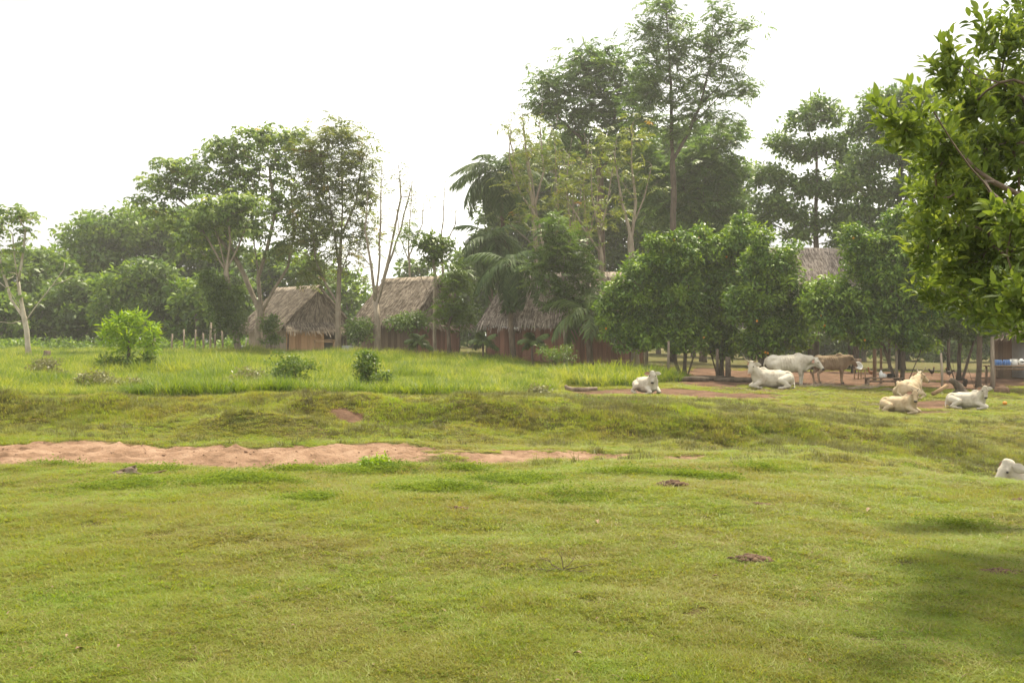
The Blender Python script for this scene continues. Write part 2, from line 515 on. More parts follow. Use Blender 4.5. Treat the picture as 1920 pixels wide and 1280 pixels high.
def dirt_mask(X, Y):
    """bare red earth: the strip by the resting cattle, the yard under the trees"""
    u = cols_of(X, Y)
    n = fbm(X * 0.35, Y * 0.5, 77, 4)
    n2 = fbm(X * 1.3, Y * 1.3, 78, 3)
    strip = smooth01(u, 1040, 1090) * (1 - smooth01(u, 1420, 1500)) * np.exp(-((Y - 38.0) / 2.6) ** 2) * 1.25
    yard = 1.25 * smooth01(u, 1240, 1330) * smooth01(Y + (n - 0.5) * 5, 43.2, 45.5) * (1 - smooth01(Y, 58, 66))
    spot = np.exp(-(((u - 1745) / 45) ** 2 + ((Y - 37.5) / 2.2) ** 2)) * 0.9
    bank = np.exp(-(((u - 648) / 24) ** 2 + ((Y - 23.9) / 0.3) ** 2)) * 0.8
    m = np.maximum.reduce([strip, yard, spot, bank])
    return np.clip((m - 0.62 + (n - 0.5) * 1.7 + (n2 - 0.5) * 1.4 + 0.36) * 1.8, 0, 1) * (m > 0.08)


def ground_z(X, Y, fine=True):
    X, Y = np.asarray(X, float), np.asarray(Y, float)
    u = cols_of(X, Y)
    yi = np.interp(np.clip(Y, 4, 120), _ys, np.arange(len(_ys)))
    y0 = np.clip(np.floor(yi).astype(int), 0, len(_ys) - 2)
    fy = yi - y0
    ci = np.clip(np.searchsorted(COLS, u) - 1, 0, len(COLS) - 2)
    fu = (u - COLS[ci]) / (COLS[ci + 1] - COLS[ci])
    fu = fu * 0.5 + 0.5 * fu * fu * (3 - 2 * fu)
    za = _tab[ci, y0] * (1 - fy) + _tab[ci, y0 + 1] * fy
    zb = _tab[ci + 1, y0] * (1 - fy) + _tab[ci + 1, y0 + 1] * fy
    z = za * (1 - fu) + zb * fu
    near = np.clip((Y - 4) / 10, 0.25, 1.0)
    z = z + (fbm(X * 0.45, Y * 0.45, 3, 4) - 0.5) * 0.26 * near
    z = z + (fbm(X * 1.7, Y * 1.7, 9, 3) - 0.5) * 0.07
    ditch = np.exp(-((Y - 24.3) / 2.2) ** 2) + 0.25 * np.exp(-((Y - 16.5) / 1.6) ** 2)
    z = z + (fbm(X * 0.8, Y * 0.8, 13, 4) - 0.5) * 0.62 * np.clip(ditch, 0, 1)
    # grassy hummock in front of the far bank
    z = z + 0.36 * np.exp(-(((u - 480) / 190) ** 2 + ((Y - 22.6) / 0.75) ** 2)) + 0.22 * np.exp(-(((u - 1560) / 85) ** 2 + ((Y - 18.6) / 0.9) ** 2))
    if fine:
        s = sand_mask(X, Y)
        z = z + s * ((fbm(X * 1.2, Y * 1.6, 21, 4) - 0.5) * 0.07 + (np.abs(fbm(X * 2.6, Y * 3.2, 23, 4) - 0.5) - 0.1) * 0.26 + (fbm(X * 6, Y * 6, 24, 3) - 0.5) * 0.12 - 0.04)
        d = dirt_mask(X, Y)
        z = z + d * ((fbm(X * 2.2, Y * 2.2, 25, 3) - 0.5) * 0.10 - 0.02)
    return z + ZC


def gz(X, Y):
    return float(ground_z(np.array([X]), np.array([Y]))[0])


def on_ground(u, Y, dz=0.0):
    X = (u - 960.0) * Y / F
    return np.array([X, Y, gz(X, Y) + dz])


def graded(lo, a, b, hi, step, grow):
    mid = list(np.arange(a, b + 1e-6, step))
    out, s, x = [], step, b
    while x < hi:
        s *= grow
        x += s
        out.append(min(x, hi))
    low, s, x = [], step, a
    while x > lo:
        s *= grow
        x -= s
        low.append(max(x, lo))
    return np.array(low[::-1] + mid + out)


gx = graded(-900, -12, 12, 900, 0.12, 1.065)
gy = graded(-60, 4.0, 27.5, 1500, 0.09, 1.03)
GX, GY = np.meshgrid(gx, gy)
GZ = ground_z(GX.ravel(), GY.ravel())
mb = MB()
nx, ny = len(gx), len(gy)
ii = (np.arange(ny - 1)[:, None] * nx + np.arange(nx - 1)[None]).ravel()
mb.add(np.stack([GX.ravel(), GY.ravel(), GZ], -1), quads=np.stack([ii, ii + 1, ii + nx + 1, ii + nx], -1), tint=sand_mask(GX.ravel(), GY.ravel()))
gme = mb.mesh('ground', None, True)
ad = gme.attributes.new('dirt', 'FLOAT', 'POINT')
ad.data.foreach_set('value', dirt_mask(GX.ravel(), GY.ravel()).astype(np.float32))

m, N, L = nodes_of('pasture')
g = N.new('ShaderNodeNewGeometry')
pos = g.outputs['Position']
turf = ramp(N, [(0.3, (0.12, 0.082, 0.04)), (0.47, (0.125, 0.105, 0.04)), (0.62, (0.10, 0.115, 0.026)), (0.8, (0.15, 0.14, 0.045))])
tn = math_n(N, L, 'ADD', math_n(N, L, 'MULTIPLY', noise(N, L, 0.6, 5, pos), 0.55), math_n(N, L, 'MULTIPLY', noise(N, L, 14, 4, pos, 0.7), 0.45))
L.new(tn, turf.inputs[0])
sand = ramp(N, [(0.34, (0.15, 0.09, 0.056)), (0.46, (0.275, 0.168, 0.108)), (0.58, (0.365, 0.235, 0.158)), (0.72, (0.43, 0.295, 0.21))])
L.new(noise(N, L, 1.6, 7, pos, 0.65), sand.inputs[0])
dirt = ramp(N, [(0.3, (0.085, 0.05, 0.032)), (0.5, (0.16, 0.092, 0.06)), (0.7, (0.25, 0.15, 0.10))])
L.new(noise(N, L, 1.1, 7, pos, 0.65), dirt.inputs[0])
a1 = N.new('ShaderNodeAttribute')
a1.attribute_name = 'tint'
a2 = N.new('ShaderNodeAttribute')
a2.attribute_name = 'dirt'
edge = math_n(N, L, 'MULTIPLY', math_n(N, L, 'SUBTRACT', noise(N, L, 5, 4, pos), 0.5), 0.9)


def mask(att):
    s = math_n(N, L, 'ADD', att.outputs['Fac'], edge)
    s = math_n(N, L, 'MULTIPLY', math_n(N, L, 'SUBTRACT', s, 0.4), 5.0, True)
    return s


col = mix_c(N, L, mask(a2), turf.outputs[0], dirt.outputs[0])
col = mix_c(N, L, mask(a1), col, sand.outputs[0])
p = N.new('ShaderNodeBsdfPrincipled')
p.inputs['Roughness'].default_value = 0.95
p.inputs['Specular IOR Level'].default_value = 0.1
L.new(col, p.inputs['Base Color'])
b = N.new('ShaderNodeBump')
b.inputs['Strength'].default_value = 1.0
b.inputs['Distance'].default_value = 0.10
L.new(noise(N, L, 9, 6, pos, 0.7), b.inputs['Height'])
L.new(b.outputs[0], p.inputs['Normal'])
o = N.new('ShaderNodeOutputMaterial')
L.new(p.outputs[0], o.inputs['Surface'])
gme.materials.append(m)
ground = tag(link('ground', gme), 'short cropped green pasture with a sandy washed out gully', 'ground', kind='structure')


# ------------------------------------------------------------------ foliage geometry
def unit(a):
    return a / (np.linalg.norm(a, axis=-1, keepdims=True) + 1e-9)


def leaf_quads(mb, P, D, Nr, Ln, Wd, tint, fold=0.12, droop=0.15):
    """one folded four-cornered blade for each point"""
    S = unit(np.cross(D, Nr))
    Nn = np.cross(S, D)
    Ln, Wd = Ln[:, None], Wd[:, None]
    v0 = P
    v1 = P + D * Ln * 0.48 + S * Wd * 0.5 + Nn * Wd * fold
    v2 = P + D * Ln - Nn * Ln * droop
    v3 = P + D * Ln * 0.48 - S * Wd * 0.5 + Nn * Wd * fold
    v = np.stack([v0, v1, v2, v3], 1).reshape(-1, 3)
    q = np.arange(len(P) * 4).reshape(-1, 4)
    mb.add(v, quads=q, tint=np.repeat(tint, 4))


def clump_leaves(mb, centres, radii, n, size, aspect, r, flat=0.6, up=0.8, shell=0.55, tint_c=0.42):
    """leaves spread through flattened puffs round every twig end"""
    K = len(centres)
    cid = np.repeat(np.arange(K), n)
    M = len(cid)
    d = unit(r.normal(size=(M, 3)))
    rad = (shell + (1 - shell) * r.random(M)) * (r.random(M) ** 0.33)
    off = d * rad[:, None] * radii[cid][:, None] * np.array([1, 1, flat])
    P = centres[cid] + off
    D = unit(d * np.array([1, 1, 0.5]) + r.normal(size=(M, 3)) * 0.6 + np.array([0, 0, -0.12]))
    Nr = unit(np.array([0, 0, up]) + d * 0.5 + r.normal(size=(M, 3)) * 0.45)
    Ln = size * (0.65 + 0.7 * r.random(M))
    ct = r.random(K)
    t = np.clip(ct[cid] * tint_c * 1.6 + r.random(M) * (1 - tint_c) + r.normal(size=M) * 0.04, 0, 1)
    leaf_quads(mb, P, D, Nr, Ln, Ln * aspect, t)


def rosette_leaves(mb, centres, n, size, r, spread=1.0, blades=5, jit=0.22):
    """big hand-shaped leaves hanging in whorls, as on a cecropia"""
    K = len(centres)
    cid = np.repeat(np.arange(K), n)
    M = len(cid)
    ang = r.random(M) * 2 * math.pi
    el = r.uniform(-0.1, 0.7, M)
    st = np.stack([np.cos(ang) * np.cos(el), np.sin(ang) * np.cos(el), np.sin(el)], -1)
    hub = centres[cid] + st * (size * spread * r.uniform(0.5, 1.3, M))[:, None] + r.normal(size=(M, 3)) * jit * size
    face = unit(st * 0.55 + np.array([0, 0, 0.9]) + r.normal(size=(M, 3)) * 0.22)
    e1 = unit(np.cross(face, st + 0.01))
    e2 = np.cross(face, e1)
    ct = r.random(K)
    tl = np.clip(0.35 * ct[cid] + 0.65 * r.random(M), 0, 1)
    for k in range(blades):
        a = 2 * math.pi * (k + 0.3 * r.random(M)) / blades
        D = unit(e1 * np.cos(a)[:, None] + e2 * np.sin(a)[:, None] - face * 0.28)
        Ln = size * r.uniform(0.42, 0.62, M)
        leaf_quads(mb, hub, D, face, Ln, Ln * 0.52, tl, 0.08, 0.25)


def feather_leaves(mb, centres, n, size, r, pairs=6):
    """pinnate sprays: a rib with paired leaflets"""
    K = len(centres)
    cid = np.repeat(np.arange(K), n)
    M = len(cid)
    d = unit(r.normal(size=(M, 3)) * np.array([1, 1, 0.45]) + np.array([0, 0, 0.1]))
    start = centres[cid] + r.normal(size=(M, 3)) * size * 0.55
    Nr = unit(np.array([0, 0, 1.0]) + r.normal(size=(M, 3)) * 0.35)
    S = unit(np.cross(d, Nr))
    ct = r.random(K)
    tl = np.clip(0.4 * ct[cid] + 0.62 * r.random(M), 0, 1)
    for k in range(pairs):
        f = (k + 1) / pairs
        base = start + d * (size * f) - Nr * (size * 0.35 * f * f)
        for s in (-1, 1):
            D = unit(S * s + d * 0.45 - Nr * 0.25 + r.normal(size=(M, 3)) * 0.12)
            Ln = size * 0.40 * (1.15 - 0.5 * abs(f - 0.5)) * r.uniform(0.8, 1.2, M)
            leaf_quads(mb, base, D, Nr, Ln, Ln * 0.36, tl, 0.05, 0.2)


def grow_skeleton(trunks, targets, r, step=0.7, up_pen=1.2, sag=0.12):
    """join every target to the nearest sensible node; returns positions, parents"""
    pos, par = [], []
    for pts in trunks:                       # each is (attach_to_previous?, array)
        pts = np.asarray(pts, float)
        first = -1
        if len(pos):
            dd = np.linalg.norm(np.array(pos) - pts[0], axis=1)
            first = int(np.argmin(dd))
        prev = first
        for i, q in enumerate(pts):
            if i == 0 and first >= 0 and np.linalg.norm(pos[first] - q) < 0.05:
                continue
            if i > 0:
                a = pts[i - 1]
                k = max(1, int(np.linalg.norm(q - a) / step))
                for s in range(1, k + 1):
                    x = a + (q - a) * s / k + (r.normal(size=3) * 0.03 * step if s < k else 0)
                    pos.append(x)
                    par.append(prev)
                    prev = len(pos) - 1
            else:
                pos.append(q)
                par.append(prev)
                prev = len(pos) - 1
    base = pos[0]
    order = np.argsort([np.min(np.linalg.norm(np.array(pos) - t, axis=1)) for t in targets]) if len(targets) else []
    tips = []
    hmin = base[2] + 0.22 * (max([p[2] for p in pos]) - base[2])
    for ti in order:
        t = targets[ti]
        A = np.array(pos)
        dv = t - A
        dist = np.linalg.norm(dv, axis=1)
        cost = dist + up_pen * np.maximum(0, -dv[:, 2]) + 6.0 * np.maximum(0, hmin - A[:, 2])
        j = int(np.argmin(cost))
        a = A[j]
        pj = par[j]
        g = unit((a - pos[pj])[None])[0] if pj >= 0 else np.array([0, 0, 1.0])
        D = dist[j]
        c = a + g * D * 0.3 + (t - a) * 0.25 - np.array([0, 0, sag * D * 0.2])
        k = max(2, int(D / step) + 1)
        prev = j
        for s in range(1, k + 1):
            f = s / k
            x = (1 - f) ** 2 * a + 2 * f * (1 - f) * c + f * f * t
            if s < k:
                x = x + r.normal(size=3) * 0.05 * min(step, D)
            pos.append(x)
            par.append(prev)
            prev = len(pos) - 1
        tips.append(prev)
    return np.array(pos), np.array(par), tips


def skeleton_mesh(mb, pos, par, r_base, r_tip, seg=8, power=2.2, flare=1.35):
    n = len(pos)
    kids = [[] for _ in range(n)]
    for i, q in enumerate(par):
        if q >= 0:
            kids[q].append(i)
    order, st = [], [0]
    while st:
        i = st.pop()
        order.append(i)
        st.extend(kids[i])
    acc = np.zeros(n)
    for i in order[::-1]:
        acc[i] = max(1.0, sum(acc[k] for k in kids[i]))
    rad = r_tip * acc ** (1 / power)
    s = (r_base / rad[0]) if rad[0] > 1e-6 else 1
    ex = math.log(r_base / r_tip) / max(math.log(max(acc[0], 2)), 1e-3)
    rad = r_tip * acc ** ex
    ln = np.zeros(n)                        # taper gently along unbranched runs too
    for i in order[1:]:
        ln[i] = ln[par[i]] + np.linalg.norm(pos[i] - pos[par[i]])
    far = np.zeros(n)
    for i in order[::-1]:
        far[i] = max([far[k] + np.linalg.norm(pos[k] - pos[i]) for k in kids[i]], default=0.0)
    frac = far / (far + ln + 1e-6)
    rad = np.maximum(rad * (0.55 + 0.45 * np.sqrt(frac)), r_tip * 0.7)
    H = max(pos[0][2] + 1.0, pos[:, 2].max()) - pos[0][2]
    zf = np.clip((pos[:, 2] - pos[0][2]) / (0.05 * H + 0.1), 0, 1)
    rad = rad * (1 + (flare - 1) * (1 - zf) ** 2)
    starts = [(0, -1)]
    while starts:
        i, p0 = starts.pop()
        ch = [p0, i] if p0 >= 0 else [i]
        rr = [min(rad[i] * 1.1, rad[p0])] if p0 >= 0 else []
        rr.append(rad[i])
        while kids[i]:
            ks = sorted(kids[i], key=lambda k: -acc[k])
            for k in ks[1:]:
                starts.append((k, i))
            i = ks[0]
            ch.append(i)
            rr.append(rad[i])
        if len(ch) > 1:
            mx = max(rr)
            sg = seg if mx > r_base * 0.45 else (5 if mx > r_base * 0.15 else 3)
            mb.tube(pos[ch], rr, sg, True, wob=0.12 if sg > 4 else 0)
    return rad


def blob_targets(blobs, Y, r, depth):
    """blobs: (u, v, ru, rv, count[, dY]) in photo pixels at depth Y"""
    out = []
    for bl in blobs:
        u, v, ru, rv, n = bl[:5]
        dy = bl[5] if len(bl) > 5 else 0.0
        y = Y + dy
        c = at(u, v, y)
        rx, rz = ru * y / F, rv * y / F
        ry = depth * (rx * 0.75 + rz * 0.25)
        k, tries, got = 0, 0, []
        if Y > 55:
            n = int(n * 1.3)
        mind = 0.9 * (rx * ry * rz / max(n, 1)) ** (1 / 3.0)
        while k < n and tries < n * 30:
            tries += 1
            d = r.normal(size=3)
            d /= np.linalg.norm(d)
            q = c + d * np.array([rx, ry, rz]) * (r.random() ** 0.45)
            if got and np.min(np.linalg.norm(np.array(got) - q, axis=1)) < mind:
                mind *= 0.99
                continue
            got.append(q)
            k += 1
        out += got
    return np.array(out) if out else np.zeros((0, 3))


def tree(name, label, cat, u, Y, blobs, trunk=(), limbs=(), leaf='leaf_forest', bark='bark_brown', style='clump', n=40, size=0.3, aspect=0.5,
         cr=0.9, r_base=0.2, r_tip=0.012, depth=1.0, seed=1, flat=0.6, step=0.8, group=None, stems=1, sink=0.08, bare=0, crown='crown', up_pen=1.2, shell=0.55, blades=5, pairs=6, up=0.8):
    r = np.random.default_rng(seed)
    base = on_ground(u, Y)
    root = empty(name, base)
    tag(root, label, cat, group)
    tg = blob_targets(blobs, Y, r, depth)
    main = [base - np.array([0, 0, sink])] + [at(q[0], q[1], Y + (q[2] if len(q) > 2 else 0)) for q in trunk]
    if len(main) == 1:
        c = tg.mean(0)
        main.append(base + (c - base) * np.array([0.3, 0.3, 0.55]))
    chains = [main]
    for lb in limbs:
        chains.append([at(q[0], q[1], Y + (q[2] if len(q) > 2 else 0)) for q in lb])
    for s in range(stems - 1):              # more stems fan out from the same root
        a = 2 * math.pi * (s + r.random()) / max(stems - 1, 1)
        b0 = main[0] + np.array([math.cos(a), math.sin(a), 0]) * r_base * 1.2
        hgt = (main[1][2] - main[0][2])
        chains.append([b0, b0 + np.array([math.cos(a) * 0.35 * hgt, math.sin(a) * 0.35 * hgt, hgt * r.uniform(0.9, 1.2)])])
    pos, par, tips = grow_skeleton(chains, tg, r, step, up_pen)
    if stems > 1:
        for i in range(1, len(par)):
            if par[i] < 0:
                par[i] = 0
    tm = MB()
    skeleton_mesh(tm, pos - base, par, r_base, r_tip)
    tm.build('trunk', MATS[bark], root, True)
    lc = tg if not bare else tg[r.random(len(tg)) > bare]
    if len(lc):
        lm = MB()
        c = lc - base
        if style == 'clump':
            if Y > 55:
                n, cr, size = int(n * 1.5), cr * 1.32, size * 1.08
            clump_leaves(lm, c, cr * r.uniform(0.7, 1.3, len(c)), n, size, aspect, r, flat, shell=shell, up=up)
        elif style == 'rosette':
            rosette_leaves(lm, c, int(n * 1.25), size * 1.62, r, blades=blades)
        elif style == 'feather':
            feather_leaves(lm, c, int(n * 1.9), size * 1.1, r, pairs)
        lm.build(crown, MATS[leaf], root)
    return root


# ------------------------------------------------------------------ thatched huts
def thatch_plane(mb, tl, tr, bl, br, r, row=0.22, gap=0.06, length=0.62, lift=0.035, fringe=0.28, thick=0.14):
    """rows of palm-leaf strips laid down the slope over a solid bed"""
    tl, tr, bl, br = (np.asarray(q, float) for q in (tl, tr, bl, br))
    nrm = np.cross(tr - tl, bl - tl)
    if np.linalg.norm(nrm) < 1e-6:
        nrm = np.cross(br - bl, tl - bl)
    nrm = unit(nrm[None])[0]
    if nrm[2] < 0:
        nrm = -nrm
    off = nrm * -thick
    v = np.array([tl, tr, br, bl, tl + off, tr + off, br + off, bl + off])
    mb.add(v, quads=[(0, 1, 2, 3), (7, 6, 5, 4), (0, 4, 5, 1), (1, 5, 6, 2), (2, 6, 7, 3), (3, 7, 4, 0)], tint=0.35)
    sl = 0.5 * (np.linalg.norm(bl - tl) + np.linalg.norm(br - tr))
    rows = max(2, int(sl / row))
    for i in range(rows):
        f0 = i / rows
        a, b = tl + (bl - tl) * f0, tr + (br - tr) * f0
        w = np.linalg.norm(b - a)
        k = max(2, int(w / gap))
        s = (np.arange(k) + r.random(k)) / k
        P = a + (b - a) * s[:, None] + nrm * (0.01 + lift * r.random(k))[:, None]
        down = unit(((bl - tl) * (1 - s)[:, None] + (br - tr) * s[:, None]))
        side = unit((b - a)[None])
        D = unit(down + side * r.normal(0, 0.12, (k, 1)) + nrm * r.normal(0.015, 0.03, (k, 1)))
        Ln = length * r.uniform(0.6, 1.15, k)
        if i >= rows - 3:
            Ln = Ln + fringe * r.random(k)
            D = unit(D + np.array([0, 0, -0.35]) * (1 if i == rows - 1 else 0.4))
        W = r.uniform(0.04, 0.09, k)
        S = unit(np.cross(D, nrm[None]))
        e = P + D * Ln[:, None]
        vv = np.stack([P - S * W[:, None] / 2, P + S * W[:, None] / 2, e + S * W[:, None] * 0.2, e - S * W[:, None] * 0.2], 1).reshape(-1, 3)
        mb.add(vv, quads=np.arange(k * 4).reshape(-1, 4), tint=np.repeat(r.random(k), 4))


BOARD = {}


def board_mesh(mat):
    if mat not in BOARD:
        BOARD[mat] = MB().box((0, 0, 0.5), (1, 1, 1)).mesh('plank', MATS[mat])
    return BOARD[mat]


def plank_wall(parent, a, b, h, mat, z0=0.0, w=0.26, gaps=(), short=0.35, r=None):
    """vertical boards from a to b (local xy); gaps: (f0, f1, kind) where kind is 'open' or 'window'"""
    a, b = np.asarray(a, float), np.asarray(b, float)
    ln = np.linalg.norm(b - a)
    k = max(2, int(round(ln / w)))
    ang = math.atan2(b[1] - a[1], b[0] - a[0])
    for i in range(k):
        f = (i + 0.5) / k
        hh = h * (1 - 0.02 * random.random())
        skip = False
        for g0, g1, kd in gaps:
            if g0 <= f <= g1:
                if kd == 'open':
                    skip = True
                else:
                    hh = h - short
        if skip:
            continue
        o = link('plank', board_mesh(mat), parent)
        p = a + (b - a) * f
        o.location = (p[0], p[1], z0)
        o.rotation_euler = (0, 0, ang + random.uniform(-0.01, 0.01))
        o.scale = (ln / k - 0.012, 0.028 + 0.014 * random.random(), hh)


def post(parent, x, y, h, rad=0.07, mat='bark_brown', name='post', z0=-0.15):
    pts = [(x, y, z0), (x + random.uniform(-.03, .03), y + random.uniform(-.03, .03), h * 0.5), (x + random.uniform(-.03, .03), y, h)]
    return MB().tube(pts, [rad * 1.1, rad, rad * 0.9], 7, wob=0.1).build(name, MATS[mat], parent, True)


def hut(name, label, origin, ang, Lr, Le, W, h_ridge, h_eave, wall_h, wall_mat, ends=('gable', 'gable'), thatch='thatch', seed=1, inset=0.7,
        gaps=None, open_sides=False, posts=True, end_mats=(None, None), side_mats=(None, None), floor_z=0.0):
    """ridge along local x; local -y is the long side towards the viewer"""
    r = np.random.default_rng(seed)
    root = empty(name, origin, ang)
    tag(root, label, 'hut')
    gaps = gaps or {}
    w2, e2, l2 = W / 2, Le / 2, Lr / 2
    th = MB()
    RL, RR = (-l2, 0, h_ridge), (l2, 0, h_ridge)
    for s in (-1, 1):
        thatch_plane(th, (-l2, 0, h_ridge), (l2, 0, h_ridge), (-e2, s * w2, h_eave), (e2, s * w2, h_eave), r)
    for k, s in ((0, -1), (1, 1)):
        if ends[k] == 'hip':
            thatch_plane(th, (s * l2, 0, h_ridge), (s * l2, 0, h_ridge), (s * e2, -w2, h_eave), (s * e2, w2, h_eave), r)
        elif ends[k] == 'gable':
            hm = h_eave + (h_ridge - h_eave) * 0.16
            ym = w2 * 0.86
            xi = s * (l2 - 0.35)
            # hanging curtain of leaves in the triangle and a skirt over the wall
            thatch_plane(th, (xi, -0.02, h_ridge - 0.1), (xi, 0.02, h_ridge - 0.1), (xi + s * 0.12, -ym, hm), (xi + s * 0.12, ym, hm), r, lift=0.04, thick=0.04, length=0.8)
            thatch_plane(th, (xi + s * 0.08, -ym, hm), (xi + s * 0.08, ym, hm), (s * (e2 + 0.35), -w2 * 0.97, h_eave - 0.1), (s * (e2 + 0.35), w2 * 0.97, h_eave - 0.1), r)
    ro = th.build('thatch_roof', MATS[thatch], root)
    ro['kind'] = 'stuff'
    cp = MB()
    for i in range(int(Lr / 0.07)):         # ridge capping: bent leaf bundles
        x = -l2 + 0.07 * i + r.uniform(-.02, .02)
        d = 0.35 * r.uniform(0.7, 1.2)
        z = h_ridge + 0.10 + 0.03 * r.random()
        sl = (h_ridge - h_eave) / w2
        sk = r.normal(0, 0.07)
        v = [(x, 0, z), (x + .09, 0, z), (x + .08 + sk, -d, z - d * sl - .02), (x + sk, -d, z - d * sl - .02), (x + .08 - sk, d, z - d * sl - .02), (x - sk, d, z - d * sl - .02)]
        cp.add(v, quads=[(0, 1, 2, 3), (1, 0, 5, 4)], tint=r.uniform(0.4, 1.0))
    cp.build('ridge_cap', MATS[thatch], root)
    MB().tube([(-l2 - .25, 0, h_ridge - .02), (0, 0, h_ridge + 0.0), (l2 + .25, 0, h_ridge - .02)], 0.06, 6).build('ridge_pole', MATS['bark_brown'], root, True)
    iy, ix = w2 - inset, e2 - inset * 0.6
    if not open_sides:
        sm = [m_ or wall_mat for m_ in side_mats]
        em = [m_ or wall_mat for m_ in end_mats]
        plank_wall(root, (-ix, -iy), (ix, -iy), wall_h, sm[0], floor_z, gaps=gaps.get('front', ()))
        plank_wall(root, (-ix, iy), (ix, iy), wall_h, sm[1], floor_z, w=0.4, gaps=gaps.get('back', ()))
        plank_wall(root, (-ix, -iy), (-ix, iy), wall_h, em[0], floor_z, gaps=gaps.get('left', ()))
        plank_wall(root, (ix, -iy), (ix, iy), wall_h, em[1], floor_z, gaps=gaps.get('right', ()))
        MB().box((0, 0, floor_z - 0.07), (2 * ix + .1, 2 * iy + .1, 0.1)).build('floor_deck', MATS['plank_brown'], root)
    if posts:
        n = max(2, int(2 * ix / 2.6) + 1)
        for s in (-1, 1):
            for i in range(n):
                post(root, -ix + 2 * ix * i / (n - 1), s * (iy - 0.12), h_eave + 0.25, 0.07 if not open_sides else 0.10)
    return root


def hut_origin(u, Y):
    return on_ground(u, Y)


# a small hut with a tan plank front, gable towards the viewer
h1o = on_ground(558, 78.5)
a1 = math.atan2(-0.69, 0.72)                  # local +x points from the back to the front gable
hut1 = hut('thatched_hut', 'small thatched hut with pale tan plank front and dark open porch', h1o, a1, 6.0, 6.0, 6.9, 4.95, 1.75, 1.95, 'plank_grey',
           ends=('gable', 'gable'), seed=11, gaps={'right': ((0.60, 1.0, 'open'),)}, end_mats=(None, 'plank_tan'))
hut2o = on_ground(772, 70.0)
a2_ = math.atan2(-0.53, 0.85)
hut2 = hut('thatched_hut', 'thatched hut with long brown plank wall behind the forked pale tree', hut2o, a2_, 5.0, 5.2, 6.9, 5.15, 2.05, 1.95, 'plank_red',
           ends=('gable', 'gable'), seed=12, gaps={'front': ((0.07, 0.16, 'window'), (0.34, 0.43, 'window'), (0.56, 0.64, 'window'))}, side_mats=('plank_brown', None))
hut3o = on_ground(1062, 61.0)
hut3 = hut('thatched_hut', 'long low thatched hut with reddish plank walls behind the palms', hut3o, -0.10, 7.0, 9.9, 6.6, 5.35, 2.3, 2.1, 'plank_red',
           ends=('hip', 'hip'), seed=13, gaps={'front': ((0.15, 0.2, 'window'), (0.42, 0.47, 'window'))}, thatch='thatch_grey')
hut4o = on_ground(1560, 70.0)
hut4 = hut('thatched_shelter', 'large open thatched shelter with grey roof rising above the orange trees', hut4o, 0.06, 11.5, 13.0, 10.5, 8.35, 3.0, 2.2, 'plank_brown',
           ends=('gable', 'gable'), seed=14, open_sides=True, thatch='thatch_grey')
hut5o = on_ground(1975, 54.0)
hut5 = hut('thatched_hut', 'hut with brown boards and a flat grey panel at the picture edge', hut5o, 0.05, 5.0, 6.0, 5.5, 4.9, 2.5, 2.2, 'plank_brown',
           ends=('gable', 'gable'), seed=15, inset=0.9, thatch='thatch_grey', gaps={'front': ((0.30, 0.62, 'open'),)}, side_mats=('plank_tan', None))
MB().box((-2.53, -1.15, 1.12), (0.05, 1.35, 2.0)).build('grey_panel', MATS['grey_panel'], hut5)

# ------------------------------------------------------------------ background forest
FOREST_L = 'green tree merging into the dense forest wall beyond the open pasture'
FG = 'forest trees closing off the far side of the pasture'


def forest(u, top, hw, Y, seed, leaf='leaf_forest', bottom=640, n=34, size=0.52, label=FOREST_L, group=FG, bark='bark_pale', cr=0.98, dens=1.0):
    r = np.random.default_rng(seed)
    bl = []
    h = bottom - top
    k = int(max(3, h / 38))
    for i in range(k):
        f = (i + 0.5) / k
        w = hw * (0.5 + 0.55 * math.sin(math.pi * min(1, 0.22 + f * 0.72)))
        bl.append((u + r.uniform(-0.25, 0.25) * hw, top + h * f * 0.93 + r.uniform(-6, 6), w, h / k * 0.75, int(max(4, w * (h / k) * 0.0062 * dens * (Y / 100) ** 2 + 3))))
    return tree('forest_tree', label, 'tree', u, Y, bl, trunk=[(u + r.uniform(-6, 6), bottom - h * 0.35), (u + r.uniform(-10, 10), top + h * 0.25)], leaf=leaf, bark=bark,
                n=n, size=size, aspect=0.55, cr=cr, r_base=0.22, r_tip=0.02, seed=seed, flat=0.55, step=1.2, group=group)


FL = [(-75, 470, 70, 100, 0), (30, 482, 62, 98, 1), (100, 470, 62, 102, 0), (178, 415, 70, 108, 0), (250, 398, 80, 110, 0), (335, 392, 80, 112, 0), (405, 410, 70, 110, 1),
      (5, 560, 55, 90, 0), (75, 545, 55, 92, 1), (150, 530, 58, 92, 1), (225, 520, 60, 90, 0), (300, 500, 50, 90, 1), (365, 530, 50, 88, 0), (430, 520, 50, 92, 1)]
FL_LAB = ['forest tree cut off by the frame edge behind the white forked tree', 'dark forest tree directly behind the white forked tree', 'forest tree whose low top fills the dip right of the white forked tree',
          'forest tree whose crown starts the high flat skyline right of the dip', 'forest tree forming the top of the high skyline above the bright sapling', 'forest tree on the skyline just under the outermost leaves of the spreading tree', 'dark forest tree behind the vine covered tree',
          'low forest tree at the frame edge under the white forked tree', 'low dark forest tree right of the trunk of the white forked tree', 'low dark forest tree left of and behind the bright sapling', 'low forest tree straight behind the bright sapling',
          'low dark forest tree right of the bright sapling', 'low forest tree behind the weathered fence posts', 'low dark forest tree behind the vine covered trunk']
for i, (u, t, hw, Y, d) in enumerate(FL):
    forest(u, t, hw, Y, 100 + i, 'leaf_forest_dark' if d else 'leaf_forest', label=FL_LAB[i])
